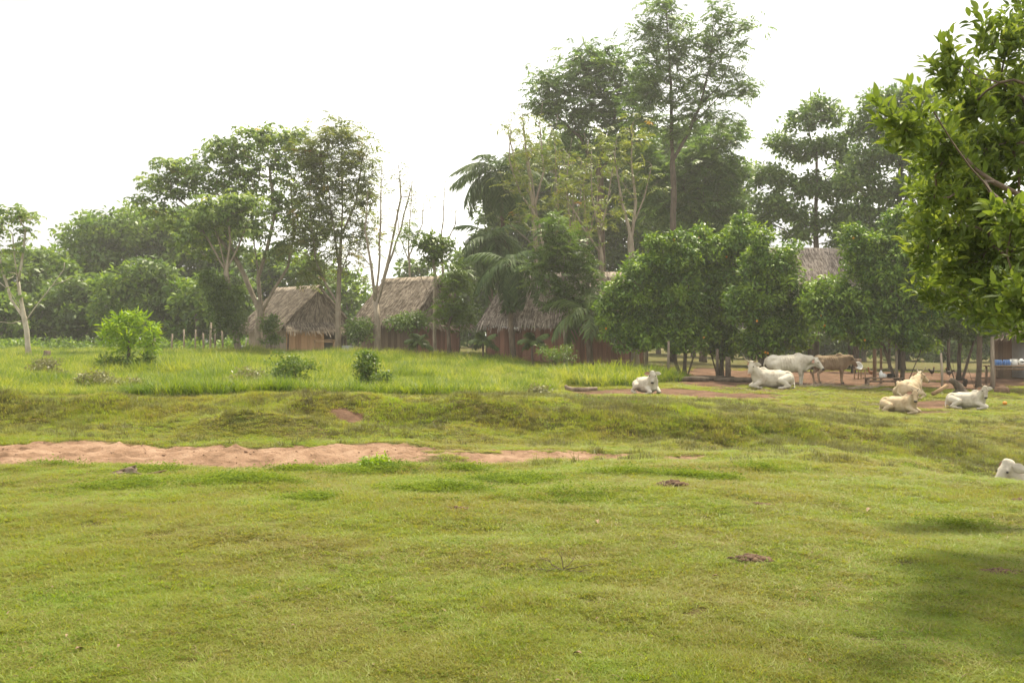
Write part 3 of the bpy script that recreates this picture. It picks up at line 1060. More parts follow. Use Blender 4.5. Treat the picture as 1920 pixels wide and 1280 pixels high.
FB_LAB = ['dark forest tree behind the fork of the spreading tree', 'forest tree behind the ridge of the tan hut', 'forest tree in the gap between the tan hut and the forked tree', 'low dark forest tree behind the forked tree', 'small dark far tree under the bare saplings', 'forest tree behind the ridge of the long brown hut', 'dark forest tree left of the lower palm crown',
          'dark forest tree behind the palm crowns', 'tall dark forest tree behind the pale limbs right of the palms', 'forest tree straight below the big dark crown', 'dark forest tree behind the V forked pale trunk', 'forest tree behind the thick pale trunk', 'dark forest tree at the foot of the tallest tree', 'forest tree behind the highest shoots of the orange trees', 'low forest tree in the sky gap left of the grey roof']
FB = [(500, 470, 62, 108, 1), (575, 480, 60, 106, 0), (655, 520, 48, 104, 0), (720, 545, 42, 108, 1), (775, 492, 34, 116, 1), (830, 525, 40, 110, 0), (885, 470, 46, 106, 1), (940, 345, 62, 102, 1), (1010, 285, 66, 104, 1),
      (1085, 262, 66, 108, 0), (1165, 255, 66, 106, 1), (1235, 262, 60, 104, 0), (1300, 240, 66, 100, 1), (1368, 300, 46, 104, 0), (1450, 480, 50, 104, 0)]
for i, (u, t, hw, Y, d) in enumerate(FB):
    forest(u, t, hw, Y, 140 + i, 'leaf_forest_dark' if d else 'leaf_forest', label=FB_LAB[i], group='forest trees behind the huts')
POST_ORD = ['first', 'second', 'third', 'fourth', 'fifth', 'sixth', 'seventh']
FR = [(1440, 590, 60, 100), (1530, 600, 60, 104), (1620, 596, 60, 100), (1700, 600, 60, 106), (1780, 592, 60, 100), (1860, 600, 60, 104), (1950, 590, 60, 100)]
for i, (u, t, hw, Y) in enumerate(FR):
    forest(u, t, hw, Y, 170 + i, 'leaf_bush', bottom=672, label=POST_ORD[i] + ' sunlit shrub from the left low behind the orange tree trunks', group='shrubs beyond the yard', cr=1.0)['category'] = 'shrub'

# far-off wood closing the horizon all the way across
wm = MB()
k = 2600
uu = rng.uniform(-500, 2450, k)
yy = rng.uniform(126, 150, k)
hh = 3.0 + 6.5 * fbm(uu * 0.012, yy * 0.02, 91, 3)
cc = np.stack([(uu - 960) * yy / F, yy, ground_z((uu - 960) * yy / F, yy) + hh * rng.random(k) ** 0.8], -1)
clump_leaves(wm, cc, np.full(k, 1.5), 20, 0.6, 0.55, rng, 0.7)
tag(wm.build('treeline', MATS['leaf_forest']), 'distant low wood closing the horizon behind everything', 'wood', kind='stuff')

# low growth at the foot of the forest
um = MB()
k = 900
uu = rng.uniform(-80, 480, k)
yy = rng.uniform(82, 92, k)
cc = np.stack([(uu - 960) * yy / F, yy, ground_z((uu - 960) * yy / F, yy) + rng.uniform(0.0, 0.9, k) * rng.random(k)], -1)
clump_leaves(um, cc, np.full(k, 0.75), 16, 0.36, 0.45, rng, 0.6)
tag(um.build('undergrowth', MATS['leaf_forest']), 'tangled low green undergrowth along the foot of the forest', 'undergrowth', kind='stuff')

# ------------------------------------------------------------------ single trees that stand out
tree('cecropia_tree', 'pale limbed tree with a Y shaped white fork at the edge of the pasture', 'tree', 55, 62,
     [(38, 402, 30, 18, 7), (8, 415, 36, 24, 7), (52, 430, 16, 26, 4), (28, 460, 34, 26, 5), (6, 505, 30, 26, 4), (-20, 440, 40, 40, 7), (38, 545, 20, 20, 2)],
     trunk=[(50, 620), (46, 600)], limbs=[[(46, 600), (36, 545), (28, 490), (24, 440)], [(34, 530), (44, 470), (48, 430)], [(46, 598), (20, 560), (2, 500), (-6, 450)], [(48, 602), (72, 568), (98, 535), (120, 505), (121, 492)], [(46, 600), (22, 606), (-10, 602)],
     [(40, 580), (18, 545), (-12, 520)], [(98, 535), (118, 528), (135, 520)]],
     leaf='leaf_cecropia', bark='bark_white', style='rosette', n=6, size=0.32, r_base=0.17, r_tip=0.03, seed=21, bare=0.0)

t2 = tree('vine_covered_tree', 'tree with a pale leaning trunk wrapped in a dark hanging column of vines', 'tree', 449, 67,
          [(400, 400, 55, 30, 18), (455, 390, 45, 28, 14), (370, 440, 40, 26, 10), (480, 430, 30, 28, 8)],
          trunk=[(441, 625), (432, 560), (424, 510)], limbs=[[(424, 510), (402, 470), (380, 432)], [(424, 510), (410, 450), (398, 415)], [(425, 505), (432, 450), (428, 410)], [(426, 505), (448, 460), (462, 425)]],
          leaf='leaf_cecropia', bark='bark_pale', style='rosette', n=8, size=0.42, r_base=0.20, r_tip=0.02, seed=22)
vm = MB()
rv = np.random.default_rng(5)
vc = blob_targets([(402, 545, 24, 34, 34), (430, 560, 24, 40, 34), (412, 590, 20, 34, 24), (442, 600, 16, 34, 18), (385, 525, 14, 20, 10)], 66.6, rv, 1.0) - np.array(t2.location)
clump_leaves(vm, vc, np.full(len(vc), 0.42), 60, 0.17, 0.6, rv, 1.0)
vm.build('vine_mantle', MATS['leaf_forest_dark'], t2)

tree('spreading_tree', 'wide spreading tree with big leaves, forking low beside the tan hut', 'tree', 487, 72,
     [(266, 378, 20, 10, 4), (292, 345, 36, 18, 11), (345, 318, 45, 26, 18), (330, 372, 34, 18, 9), (420, 285, 50, 26, 20), (395, 340, 60, 36, 26), (500, 258, 52, 20, 18), (480, 310, 60, 40, 26),
      (540, 300, 30, 45, 12), (375, 410, 60, 34, 22), (460, 385, 70, 40, 30), (535, 385, 36, 50, 14), (430, 440, 66, 22, 16), (560, 260, 26, 18, 6), (525, 470, 30, 26, 8), (330, 425, 40, 26, 10), (560, 440, 34, 34, 10), (300, 400, 26, 16, 6), (590, 330, 30, 50, 10), (600, 420, 34, 40, 9), (430, 480, 50, 18, 8), (360, 470, 40, 20, 7)],
     trunk=[(484, 615), (490, 588)], limbs=[[(490, 588), (470, 545), (445, 490), (430, 450), (400, 400)], [(490, 588), (484, 520), (477, 460), (472, 390)], [(490, 588), (512, 545), (540, 500), (552, 440), (545, 350)],
     [(484, 520), (500, 470), (515, 400), (505, 310)], [(445, 490), (405, 440), (360, 395), (318, 360)], [(470, 545), (440, 520), (410, 510)]],
     leaf='leaf_cecropia', bark='bark_pale', style='rosette', n=7, size=0.40, r_base=0.27, r_tip=0.02, seed=23, depth=1.1)

SP = 'sparse yellowing tree'
tree('slender_tree', 'tall slender tree with sparse yellow green leaves in front of the tan hut', 'tree', 633, 70,
     [(640, 252, 40, 18, 10), (595, 285, 44, 28, 13), (672, 290, 34, 34, 10), (630, 320, 50, 30, 13), (580, 350, 40, 34, 11), (660, 375, 40, 40, 11), (610, 410, 46, 40, 11), (690, 340, 18, 34, 5), (572, 440, 34, 40, 9), (650, 470, 46, 36, 9), (596, 500, 34, 28, 7), (690, 440, 24, 40, 5)],
     trunk=[(634, 580), (636, 520), (640, 440), (642, 340), (640, 270)], limbs=[[(634, 570), (612, 535), (592, 490), (584, 430), (580, 350)], [(636, 500), (625, 420), (612, 330)], [(640, 440), (668, 380), (678, 300), (700, 262)], [(636, 520), (655, 470), (672, 400)]],
     leaf='leaf_sparse', bark='bark_pale', style='feather', n=7, size=0.62, r_base=0.20, r_tip=0.016, seed=24, pairs=5)
tree('forked_tree', 'nearly bare forked pale tree in front of the long brown hut', 'tree', 707, 66,
     [(690, 400, 24, 60, 26), (715, 340, 26, 40, 22), (755, 350, 28, 45, 26), (740, 430, 30, 60, 24), (690, 500, 28, 34, 14), (775, 360, 18, 40, 14), (665, 480, 20, 34, 10), (735, 320, 30, 22, 12)],
     trunk=[(708, 600), (704, 565)], limbs=[[(704, 565), (696, 500), (684, 430), (690, 360)], [(704, 565), (712, 480), (714, 400), (716, 310)], [(706, 570), (726, 500), (740, 430), (752, 370), (747, 310)], [(726, 500), (752, 430), (776, 330)], [(708, 585), (735, 572), (748, 565)], [(696, 500), (672, 470), (660, 440)]],
     leaf='leaf_sparse', bark='bark_pale', style='feather', n=3, size=0.42, r_base=0.20, r_tip=0.016, seed=25, bare=0.86, pairs=4)
tree('pole_tree', 'thin straight tree topped by a small tuft of fresh green leaves', 'tree', 815, 62,
     [(800, 450, 18, 12, 7), (828, 455, 16, 12, 6), (812, 470, 26, 14, 10), (810, 490, 14, 10, 4)],
     trunk=[(815, 580), (816, 520), (812, 480)], leaf='leaf_bush', bark='bark_pale', n=26, size=0.26, aspect=0.5, cr=0.42, r_base=0.12, r_tip=0.016, seed=26, step=0.5)
tree('leaning_tree', 'thin dark leaning trunk crossing in front of the brown hut roof', 'tree', 843, 60,
     [(770, 440, 16, 20, 3), (860, 540, 22, 20, 6), (842, 585, 26, 18, 9), (868, 580, 20, 16, 5), (850, 515, 22, 16, 6)],
     trunk=[(840, 615), (822, 585), (795, 535), (772, 470), (760, 430)], limbs=[[(840, 612), (850, 580), (858, 530)]],
     leaf='leaf_bush', bark='bark_brown', style='feather', n=6, size=0.55, r_base=0.12, r_tip=0.012, seed=27, bare=0.0)
for sd, u_, lab in ((28, 832, 'fine bare leafless sapling against the sky left of the palms'), (29, 770, 'bare twiggy sapling against the sky behind the forked tree')):
    tree('bare_sapling', lab, 'tree', u_, 82,
         [(u_ - 12, 380, 22, 60, 22), (u_ + 14, 395, 24, 60, 24), (u_, 450, 30, 40, 16)], trunk=[(u_, 560), (u_ - 4, 470), (u_ + 3, 340)], limbs=[[(u_ - 3, 480), (u_ + 22, 420), (u_ + 26, 350)], [(u_, 500), (u_ - 22, 440), (u_ - 26, 370)]],
         leaf='leaf_sparse', bark='bark_pale', style='feather', n=2, size=0.4, r_base=0.10, r_tip=0.019, seed=sd, bare=0.95, pairs=4)


# palms
def frond_mesh(name, length, mat, r, droop=0.9, pairs=38, leaf=0.62, width=0.085):
    """arching rib with hanging paired leaflets, along +x from the origin"""
    t = np.linspace(0, 1, 12)
    rib = np.stack([length * (t - 0.10 * droop * t ** 3), 0.04 * np.sin(t * 3), length * (0.42 * t - 0.62 * droop * t ** 2)], -1)
    b_ = MB().tube(rib, 0.035 * (1 - 0.85 * t) * max(1, length / 3.5), 5)
    f = np.repeat(np.linspace(0.10, 1.0, pairs), 2)
    sgn = np.tile([-1, 1], pairs)
    M = len(f)
    P = np.stack([np.interp(f, t, rib[:, i]) for i in range(3)], -1)
    tan = unit(np.stack([np.interp(f, t, np.gradient(rib[:, i])) for i in range(3)], -1))
    side = np.stack([np.zeros(M), sgn, np.zeros(M)], -1)
    Ln = leaf * (0.45 + 0.85 * np.sin(math.pi * np.clip(f * 0.86 + 0.12, 0, 1))) * r.uniform(0.8, 1.15, M)
    D = unit(side * 0.75 + tan * 0.55 + np.array([0, 0, -0.35]) + r.normal(size=(M, 3)) * 0.12)
    up_ = np.tile([0, 0, 1.0], (M, 1))
    S = unit(np.cross(D, up_)) * (width * 0.5)
    mid = P + D * Ln[:, None] * 0.55
    tip = P + D * Ln[:, None] - np.array([0, 0, 1.0]) * (Ln * 0.45)[:, None]
    v = np.stack([P - S * 0.5, P + S * 0.5, mid + S, mid - S, tip], 1).reshape(-1, 3)
    i5 = np.arange(M)[:, None] * 5
    b_.add(v, quads=i5 + np.array([[0, 1, 2, 3]]), tris=i5 + np.array([[3, 2, 4]]), tint=np.repeat(np.clip(r.random(M) * 0.6 + 0.2, 0, 1), 5))
    return b_.mesh(name, mat)


def palm(label, u, Y, crown_v, length, n, seed, mat='leaf_palm', r_tr=0.16, crown_u=None, droop=0.9, leaf=0.62, el=(-0.5, 1.25), name='palm_tree', dead=0, cat='palm'):
    r = np.random.default_rng(seed)
    base = on_ground(u, Y)
    root = empty(name, base)
    tag(root, label, cat)
    top = at(u if crown_u is None else crown_u, crown_v, Y) - base
    t = np.linspace(0, 1, 9)[:, None]
    pts = top * t + np.array([0.12, 0.05, 0]) * np.sin(t * 3.1) * r.uniform(-1, 1)
    pts[0, 2] -= 0.1
    MB().tube(pts, r_tr * (1.15 - 0.35 * t[:, 0]), 9, wob=0.08).build('trunk', MATS['bark_brown'], root, True)
    ms = [frond_mesh('frond', length * s, MATS[mat], r, droop * d, leaf=leaf) for s, d in ((1, 1), (0.9, 1.2), (1.05, 0.8))]
    for i in range(n):
        o = link('frond', ms[i % 3], root)
        f = (i + 0.5) / n
        o.location = top + np.array([0, 0, -0.12 * (1 - f)])
        o.rotation_euler = Euler((r.normal(0, 0.15), -(el[0] + (el[1] - el[0]) * f ** 1.3) + 0.35, i * 2.399 + r.normal(0, 0.15)), 'XYZ')
    for i in range(dead):
        o = link('dead_frond', frond_mesh('dead_frond', length * 0.7, MATS['leaf_dry'], r, 1.4, 18, leaf * 0.7), root)
        o.location = top + np.array([0, 0, -0.3])
        o.rotation_euler = (0, 0.9, i * 2.1 + 0.4)
    return root


palm('tall feathery palm whose dark crown spreads highest left of the big dark tree', 955, 70, 325, 3.5, 30, 31, crown_u=935, droop=1.35, leaf=0.85)
palm('dark palm with drooping fronds and a clean trunk beside the low hut', 963, 58, 495, 2.7, 20, 32, crown_u=957, droop=1.4, leaf=0.6, el=(-0.9, 1.1), dead=2)
palm('palm behind the drooping palm with its crown half hidden by dead limbs', 915, 66, 450, 2.6, 20, 37, crown_u=922, droop=1.3, leaf=0.65)
palm('young palm with one long arching frond over the reddish wall', 1108, 54, 585, 2.6, 12, 33, 'leaf_palm_light', 0.17, crown_u=1100, droop=1.15, leaf=0.6, el=(-0.2, 1.2))
for u_, Y_, sd, lab in ((785, 60, 34, 'small bright palm seedling by the brown hut wall'), (907, 57, 35, 'small yellow green palm seedling at the corner of the reddish hut'), (1000, 55, 36, 'low leafy palm seedling in the grass before the reddish wall')):
    palm(lab, u_, Y_, 640, 0.95, 8, sd, 'leaf_palm_light', 0.06, droop=0.8, leaf=0.32, el=(0.1, 1.3), name='palm_seedling', cat='plant')

# tall bare-limbed trees
tree('bare_tree', 'bare twiggy tree top against the sky above the palm crowns', 'tree', 1012, 67,
     [(985, 230, 22, 50, 26), (960, 260, 20, 60, 20), (1010, 260, 24, 50, 20), (1040, 300, 26, 40, 14), (975, 330, 30, 40, 14)],
     trunk=[(1010, 560), (1004, 450), (994, 350), (984, 260), (976, 180)], limbs=[[(1000, 400), (1020, 320), (1012, 230), (1018, 190)], [(996, 370), (966, 310), (952, 240), (956, 180)], [(1006, 470), (1045, 380), (1050, 300)]],
     leaf='leaf_sparse', bark='bark_pale', style='feather', n=2, size=0.45, r_base=0.17, r_tip=0.019, seed=40, bare=0.88, pairs=4)
for sd, u_, lab in ((38, 1066, 'thin pale bare trunk left of the V forked trunk'), (39, 1098, 'thin pale trunk with twiggy limbs just left of the V forked trunk')):
    tree('thin_bare_tree', lab, 'tree', u_, 63, [(u_ - 8, 330, 24, 60, 22), (u_ + 14, 390, 22, 50, 16)], trunk=[(u_ - 6, 540), (u_ + 4, 440), (u_ - 4, 350), (u_ + 6, 260)], limbs=[[(u_ + 3, 450), (u_ + 22, 380), (u_ + 24, 300)], [(u_, 480), (u_ - 24, 420), (u_ - 26, 330)]],
         leaf='leaf_sparse', bark='bark_pale', style='feather', n=3, size=0.45, r_base=0.10, r_tip=0.018, seed=sd, bare=0.7, pairs=4)
tree('pale_limbed_tree', 'tall pale trunk with thin bare limbs just right of the drooping palm', 'tree', 1036, 64,
     [(975, 240, 30, 40, 9), (960, 330, 40, 40, 10), (1000, 300, 36, 60, 11), (1035, 280, 30, 60, 10), (985, 400, 40, 30, 9), (1040, 380, 30, 40, 8), (945, 270, 20, 40, 5)],
     trunk=[(1034, 560), (1022, 490), (1008, 410), (996, 330), (980, 240), (972, 195)], limbs=[[(1022, 490), (1050, 430), (1044, 350), (1040, 260), (1046, 215)], [(1008, 410), (975, 360), (955, 300), (960, 190)], [(1022, 490), (990, 450), (955, 420), (930, 405)], [(1034, 530), (1010, 515), (985, 520), (970, 545)]],
     leaf='leaf_sparse', bark='bark_pale', style='feather', n=4, size=0.50, r_base=0.16, r_tip=0.015, seed=41, bare=0.5, pairs=5)
tree('pale_limbed_tree', 'pale trunk forking into a narrow V above the hut ridge', 'tree', 1137, 60,
     [(1105, 330, 28, 50, 8), (1150, 300, 28, 50, 8), (1120, 400, 34, 40, 8), (1085, 430, 30, 40, 7), (1165, 390, 24, 30, 5), (1060, 360, 24, 50, 6)],
     trunk=[(1132, 560), (1128, 480), (1122, 430)], limbs=[[(1122, 430), (1110, 370), (1108, 300), (1095, 250)], [(1124, 440), (1140, 370), (1152, 300), (1158, 250)], [(1128, 480), (1095, 430), (1066, 380), (1058, 310)], [(1130, 500), (1105, 470), (1075, 455)]],
     leaf='leaf_sparse', bark='bark_pale', style='feather', n=4, size=0.50, r_base=0.13, r_tip=0.015, seed=42, bare=0.5, pairs=5)
tree('pale_limbed_tree', 'thick pale trunk rising out of the orange trees with forked limbs', 'tree', 1192, 57,
     [(1150, 280, 34, 40, 9), (1190, 250, 30, 40, 8), (1175, 340, 40, 40, 9), (1215, 330, 30, 40, 7), (1140, 370, 30, 30, 5)],
     trunk=[(1187, 600), (1184, 480), (1180, 420)], limbs=[[(1182, 440), (1166, 380), (1158, 330), (1150, 270)], [(1184, 450), (1192, 380), (1184, 310), (1186, 230)], [(1184, 430), (1208, 370), (1222, 310)], [(1192, 380), (1160, 330), (1130, 320)]],
     leaf='leaf_sparse', bark='bark_pale', style='feather', n=4, size=0.50, r_base=0.21, r_tip=0.015, seed=43, bare=0.5, pairs=5)
tree('tangled_tree', 'grey green tangled tree half hiding the low thatched roof', 'tree', 1062, 56,
     [(1050, 470, 36, 30, 14), (1085, 510, 36, 30, 14), (1015, 500, 26, 30, 9), (1055, 550, 44, 24, 14), (1100, 565, 30, 22, 8), (1035, 430, 26, 26, 7)],
     trunk=[(1060, 600), (1056, 540), (1058, 480)], leaf='leaf_forest_dark', bark='bark_pale', style='feather', n=5, size=0.6, r_base=0.12, r_tip=0.014, seed=50, pairs=5)
tree('broad_dark_tree', 'big dark green tree with a heavy rounded crown above the huts', 'tree', 1128, 80,
     [(1095, 105, 40, 16, 10), (1080, 150, 54, 26, 20), (1135, 130, 50, 26, 18), (1030, 170, 34, 24, 10), (1050, 205, 46, 22, 13), (1150, 190, 66, 34, 28), (1100, 225, 60, 26, 18), (1195, 150, 32, 40, 12), (1195, 230, 50, 26, 14), (1010, 150, 14, 10, 4), (1120, 275, 56, 24, 14), (1022, 200, 20, 14, 5), (1190, 280, 44, 26, 12), (1060, 270, 40, 24, 9)],
     trunk=[(1128, 480), (1126, 360), (1124, 290)], limbs=[[(1126, 340), (1090, 260), (1062, 200)], [(1124, 300), (1150, 230), (1160, 160)], [(1126, 320), (1175, 250), (1195, 180)], [(1090, 260), (1045, 220), (1020, 180)]],
     leaf='leaf_tall', bark='bark_brown', style='feather', n=4, size=0.85, pairs=6, r_base=0.30, r_tip=0.02, seed=44)
tree('airy_tall_tree', 'tallest tree with airy layered tiers of leaves reaching past the frame top', 'tree', 1262, 73,
     [(1248, 8, 34, 10, 7), (1215, 45, 26, 8, 5), (1270, 40, 30, 8, 6), (1240, 75, 40, 9, 8), (1290, 85, 30, 8, 6), (1205, 95, 26, 8, 5), (1262, 115, 44, 9, 8), (1225, 140, 40, 12, 9), (1290, 150, 36, 9, 6), (1200, 175, 34, 12, 8), (1250, 185, 46, 12, 9),
      (1338, 20, 16, 8, 4), (1345, 55, 26, 7, 5), (1385, 50, 18, 6, 3), (1405, 48, 14, 5, 3), (1335, 95, 30, 8, 6), (1378, 90, 22, 7, 4), (1330, 130, 30, 8, 6), (1380, 165, 26, 7, 5), (1400, 172, 14, 6, 3), (1345, 175, 30, 8, 5), (1300, 205, 34, 12, 7), (1340, 215, 22, 14, 5), (1250, 235, 48, 12, 8), (1210, 215, 30, 12, 6), (1370, 235, 20, 14, 4), (1280, 250, 30, 10, 5), (1230, 60, 20, 16, 4), (1275, 95, 24, 16, 5), (1330, 65, 18, 18, 4), (1215, 160, 24, 18, 5), (1310, 170, 26, 20, 5), (1360, 140, 26, 16, 5)],
     trunk=[(1262, 480), (1262, 330), (1258, 180), (1252, 60), (1246, -30)], limbs=[[(1262, 300), (1290, 250), (1312, 200), (1332, 120), (1338, 30)], [(1312, 200), (1350, 160), (1385, 70)], [(1300, 230), (1345, 185), (1395, 170)]],
     leaf='leaf_tall', bark='bark_dark', style='feather', n=5, size=0.62, pairs=6, r_base=0.24, r_tip=0.014, seed=45, up_pen=0.5, depth=1.5)
tree('dense_dark_tree', 'dark leafy tree filling the gap below the tallest tree', 'tree', 1318, 78,
     [(1340, 262, 44, 20, 12), (1372, 252, 20, 14, 5), (1300, 310, 60, 30, 22), (1360, 320, 44, 30, 18), (1265, 345, 50, 30, 16), (1330, 375, 66, 32, 24), (1275, 410, 50, 30, 14), (1375, 400, 34, 36, 12), (1220, 300, 40, 26, 10), (1230, 380, 46, 36, 14), (1310, 440, 60, 26, 14)],
     trunk=[(1316, 520), (1318, 420), (1322, 330)], leaf='leaf_tall', bark='bark_brown', style='feather', n=5, size=0.80, pairs=6, r_base=0.25, r_tip=0.02, seed=46)
tree('backlit_tree', 'backlit leafy tree with sky gaps above the grey thatched roof', 'tree', 1530, 76,
     [(1535, 195, 26, 18, 6), (1500, 225, 34, 18, 9), (1560, 215, 30, 20, 8), (1465, 270, 34, 22, 9), (1520, 275, 44, 26, 14), (1575, 280, 40, 30, 13), (1450, 325, 30, 22, 8), (1500, 345, 46, 26, 14), (1560, 350, 50, 30, 16), (1460, 390, 40, 22, 10), (1530, 405, 56, 24, 14), (1590, 400, 40, 30, 10), (1440, 420, 20, 16, 5), (1500, 435, 40, 14, 9), (1580, 450, 44, 26, 10), (1440, 380, 24, 24, 7), (1420, 340, 16, 16, 3), (1590, 330, 30, 40, 10)],
     trunk=[(1532, 480), (1530, 380), (1533, 260)], leaf='leaf_tall', bark='bark_brown', n=38, size=0.36, aspect=0.48, cr=0.62, r_base=0.24, r_tip=0.02, seed=47)
tree('shade_tree', 'dark rounded shade tree behind the leafy branch at the right', 'tree', 1690, 72,
     [(1655, 190, 34, 20, 9), (1700, 185, 30, 24, 8), (1625, 230, 36, 26, 11), (1680, 240, 50, 30, 16), (1640, 290, 50, 32, 18), (1710, 300, 50, 40, 18), (1610, 340, 46, 30, 14), (1680, 360, 60, 34, 20), (1740, 250, 40, 40, 12), (1630, 400, 56, 26, 15), (1720, 410, 50, 30, 14), (1770, 340, 50, 60, 18), (1800, 430, 50, 40, 14), (1790, 250, 40, 50, 14), (1740, 180, 24, 20, 6), (1620, 440, 50, 24, 12), (1690, 450, 60, 30, 14)],
     trunk=[(1688, 500), (1686, 390), (1690, 280)], leaf='leaf_tall', bark='bark_dark', n=44, size=0.34, aspect=0.5, cr=0.68, r_base=0.28, r_tip=0.02, seed=48)
tree('shade_tree', 'dark tree deep behind the orange trees at the right edge', 'tree', 1880, 74,
     [(1850, 300, 60, 50, 20), (1920, 260, 60, 60, 20), (1840, 420, 70, 50, 22), (1930, 400, 70, 60, 22), (1880, 520, 80, 40, 18)],
     trunk=[(1880, 500), (1880, 380)], leaf='leaf_tall', bark='bark_dark', n=50, size=0.32, aspect=0.5, cr=0.95, r_base=0.28, r_tip=0.02, seed=49)


# orange trees
def orange_tree(label, u, Y, blobs, seed, stems=4, leaf='leaf_citrus', top=600, fruit=3, bark='bark_dark', n=84, cr=0.46):
    blobs = [(b_[0], b_[1], b_[2], b_[3], int(b_[4] * 1.45)) for b_ in blobs]
    t = tree('orange_tree', label, 'tree', u, Y, blobs, trunk=[(u + 3, top + 45), (u, top)], leaf=leaf, bark=bark, n=n, size=0.215, aspect=0.46, cr=cr, r_base=0.13, r_tip=0.012,
             seed=seed, stems=stems, flat=0.75, step=0.5, group='orange trees along the yard', up=1.0)
    r = np.random.default_rng(seed + 900)
    if fruit:
        me = MB().ball((0, 0, 0), 0.055, 9, 6).mesh('orange', MATS['orange_peel'], True)
        for i in range(fruit):
            b_ = blobs[r.integers(len(blobs))]
            q = at(b_[0] + r.uniform(-.6, .6) * b_[2], b_[1] + r.uniform(0, .8) * b_[3], Y - 0.75 * b_[2] * Y / F)
            o = link('orange', me, t)
            o.location = q - np.array(t.location)
    return t


orange_tree('orange tree with a wide crown beside the reddish hut wall', 1283, 50,
            [(1180, 545, 46, 40, 28), (1225, 500, 50, 46, 36), (1275, 480, 44, 40, 30), (1260, 555, 60, 44, 40), (1190, 600, 44, 26, 18), (1290, 600, 50, 30, 24), (1145, 570, 22, 26, 8), (1225, 455, 20, 14, 5), (1270, 445, 24, 12, 6), (1170, 622, 40, 18, 12), (1235, 625, 44, 18, 14), (1300, 630, 44, 18, 16), (1140, 600, 20, 20, 6), (1200, 640, 50, 14, 14), (1270, 645, 40, 12, 10)], 51, 5)
orange_tree('orange tree in the middle of the row, tallest shoots at its top', 1352, 51,
            [(1330, 480, 46, 40, 32), (1385, 460, 40, 36, 26), (1345, 545, 56, 46, 42), (1392, 425, 16, 18, 6), (1340, 605, 50, 26, 22), (1315, 440, 24, 14, 6), (1390, 520, 40, 40, 26), (1360, 636, 50, 18, 20), (1310, 625, 30, 18, 8), (1350, 655, 40, 10, 8)], 52, 3, fruit=2)
orange_tree('orange tree shading the standing cattle', 1424, 48,
            [(1430, 500, 40, 44, 28), (1465, 540, 44, 46, 32), (1410, 570, 50, 40, 32), (1480, 490, 24, 30, 10), (1455, 610, 56, 24, 22), (1500, 590, 24, 30, 12), (1425, 450, 20, 20, 6), (1420, 640, 46, 18, 17), (1480, 636, 40, 18, 14), (1440, 655, 30, 10, 6), (1515, 560, 18, 30, 7)], 53, 6)
orange_tree('orange tree with leaning stems behind the resting cattle', 1692, 46,
            [(1680, 440, 34, 34, 18), (1620, 480, 44, 40, 26), (1660, 510, 56, 46, 40), (1570, 550, 40, 40, 22), (1620, 575, 60, 36, 34), (1700, 560, 56, 44, 34), (1735, 500, 40, 46, 24), (1545, 590, 26, 30, 10), (1690, 405, 16, 14, 5), (1740, 590, 40, 30, 18), (1600, 440, 20, 20, 5), (1600, 612, 50, 18, 14), (1680, 618, 50, 22, 18), (1720, 640, 36, 16, 10), (1630, 632, 40, 12, 8), (1530, 560, 20, 40, 8), (1560, 610, 30, 20, 8)], 54, 6, fruit=6)
orange_tree('dark orange tree with a thick trunk right of the leaning stems', 1797, 52,
            [(1780, 540, 50, 46, 32), (1830, 560, 50, 44, 30), (1790, 600, 60, 24, 28), (1850, 600, 46, 26, 20), (1830, 500, 50, 40, 24), (1760, 620, 30, 18, 9), (1820, 626, 40, 14, 10), (1870, 470, 50, 40, 18), (1790, 470, 40, 30, 12)], 55, 4, 'leaf_forest_dark', fruit=1)
orange_tree('orange tree nearest the table with slim stems', 1834, 45.5,
            [(1830, 560, 44, 36, 22), (1880, 570, 50, 34, 24), (1850, 605, 50, 20, 14), (1905, 540, 50, 50, 24)], 56, 4, 'leaf_forest_dark', fruit=0, bark='bark_brown')
orange_tree('dark round tree beneath the grey thatched roof', 1600, 60,
            [(1590, 600, 40, 34, 20), (1620, 620, 34, 24, 14), (1500, 610, 30, 24, 10)], 57, 3, 'leaf_forest_dark', fruit=0)
# ------------------------------------------------------------------ leafy branch of the near tree at the right
def leaf_shape(r):
    """pointed oval blade with a sunken midrib, 1 long, along +x"""
    t = np.array([0.0, 0.12, 0.35, 0.6, 0.85, 1.0])
    w = np.array([0.02, 0.11, 0.19, 0.18, 0.085, 0.0])
    z = -0.22 * t ** 2 + 0.05 * t + r.normal(0, 0.01, 6)
    v, q = [], []
    for i in range(6):
        c = 0.10 * w[i] / 0.19
        v += [(t[i], -w[i], z[i] + c), (t[i], 0, z[i]), (t[i], w[i], z[i] + c)]
    for i in range(5):
        a = i * 3
        q += [(a, a + 3, a + 4, a + 1), (a + 1, a + 4, a + 5, a + 2)]
    return np.array(v), np.array(q)


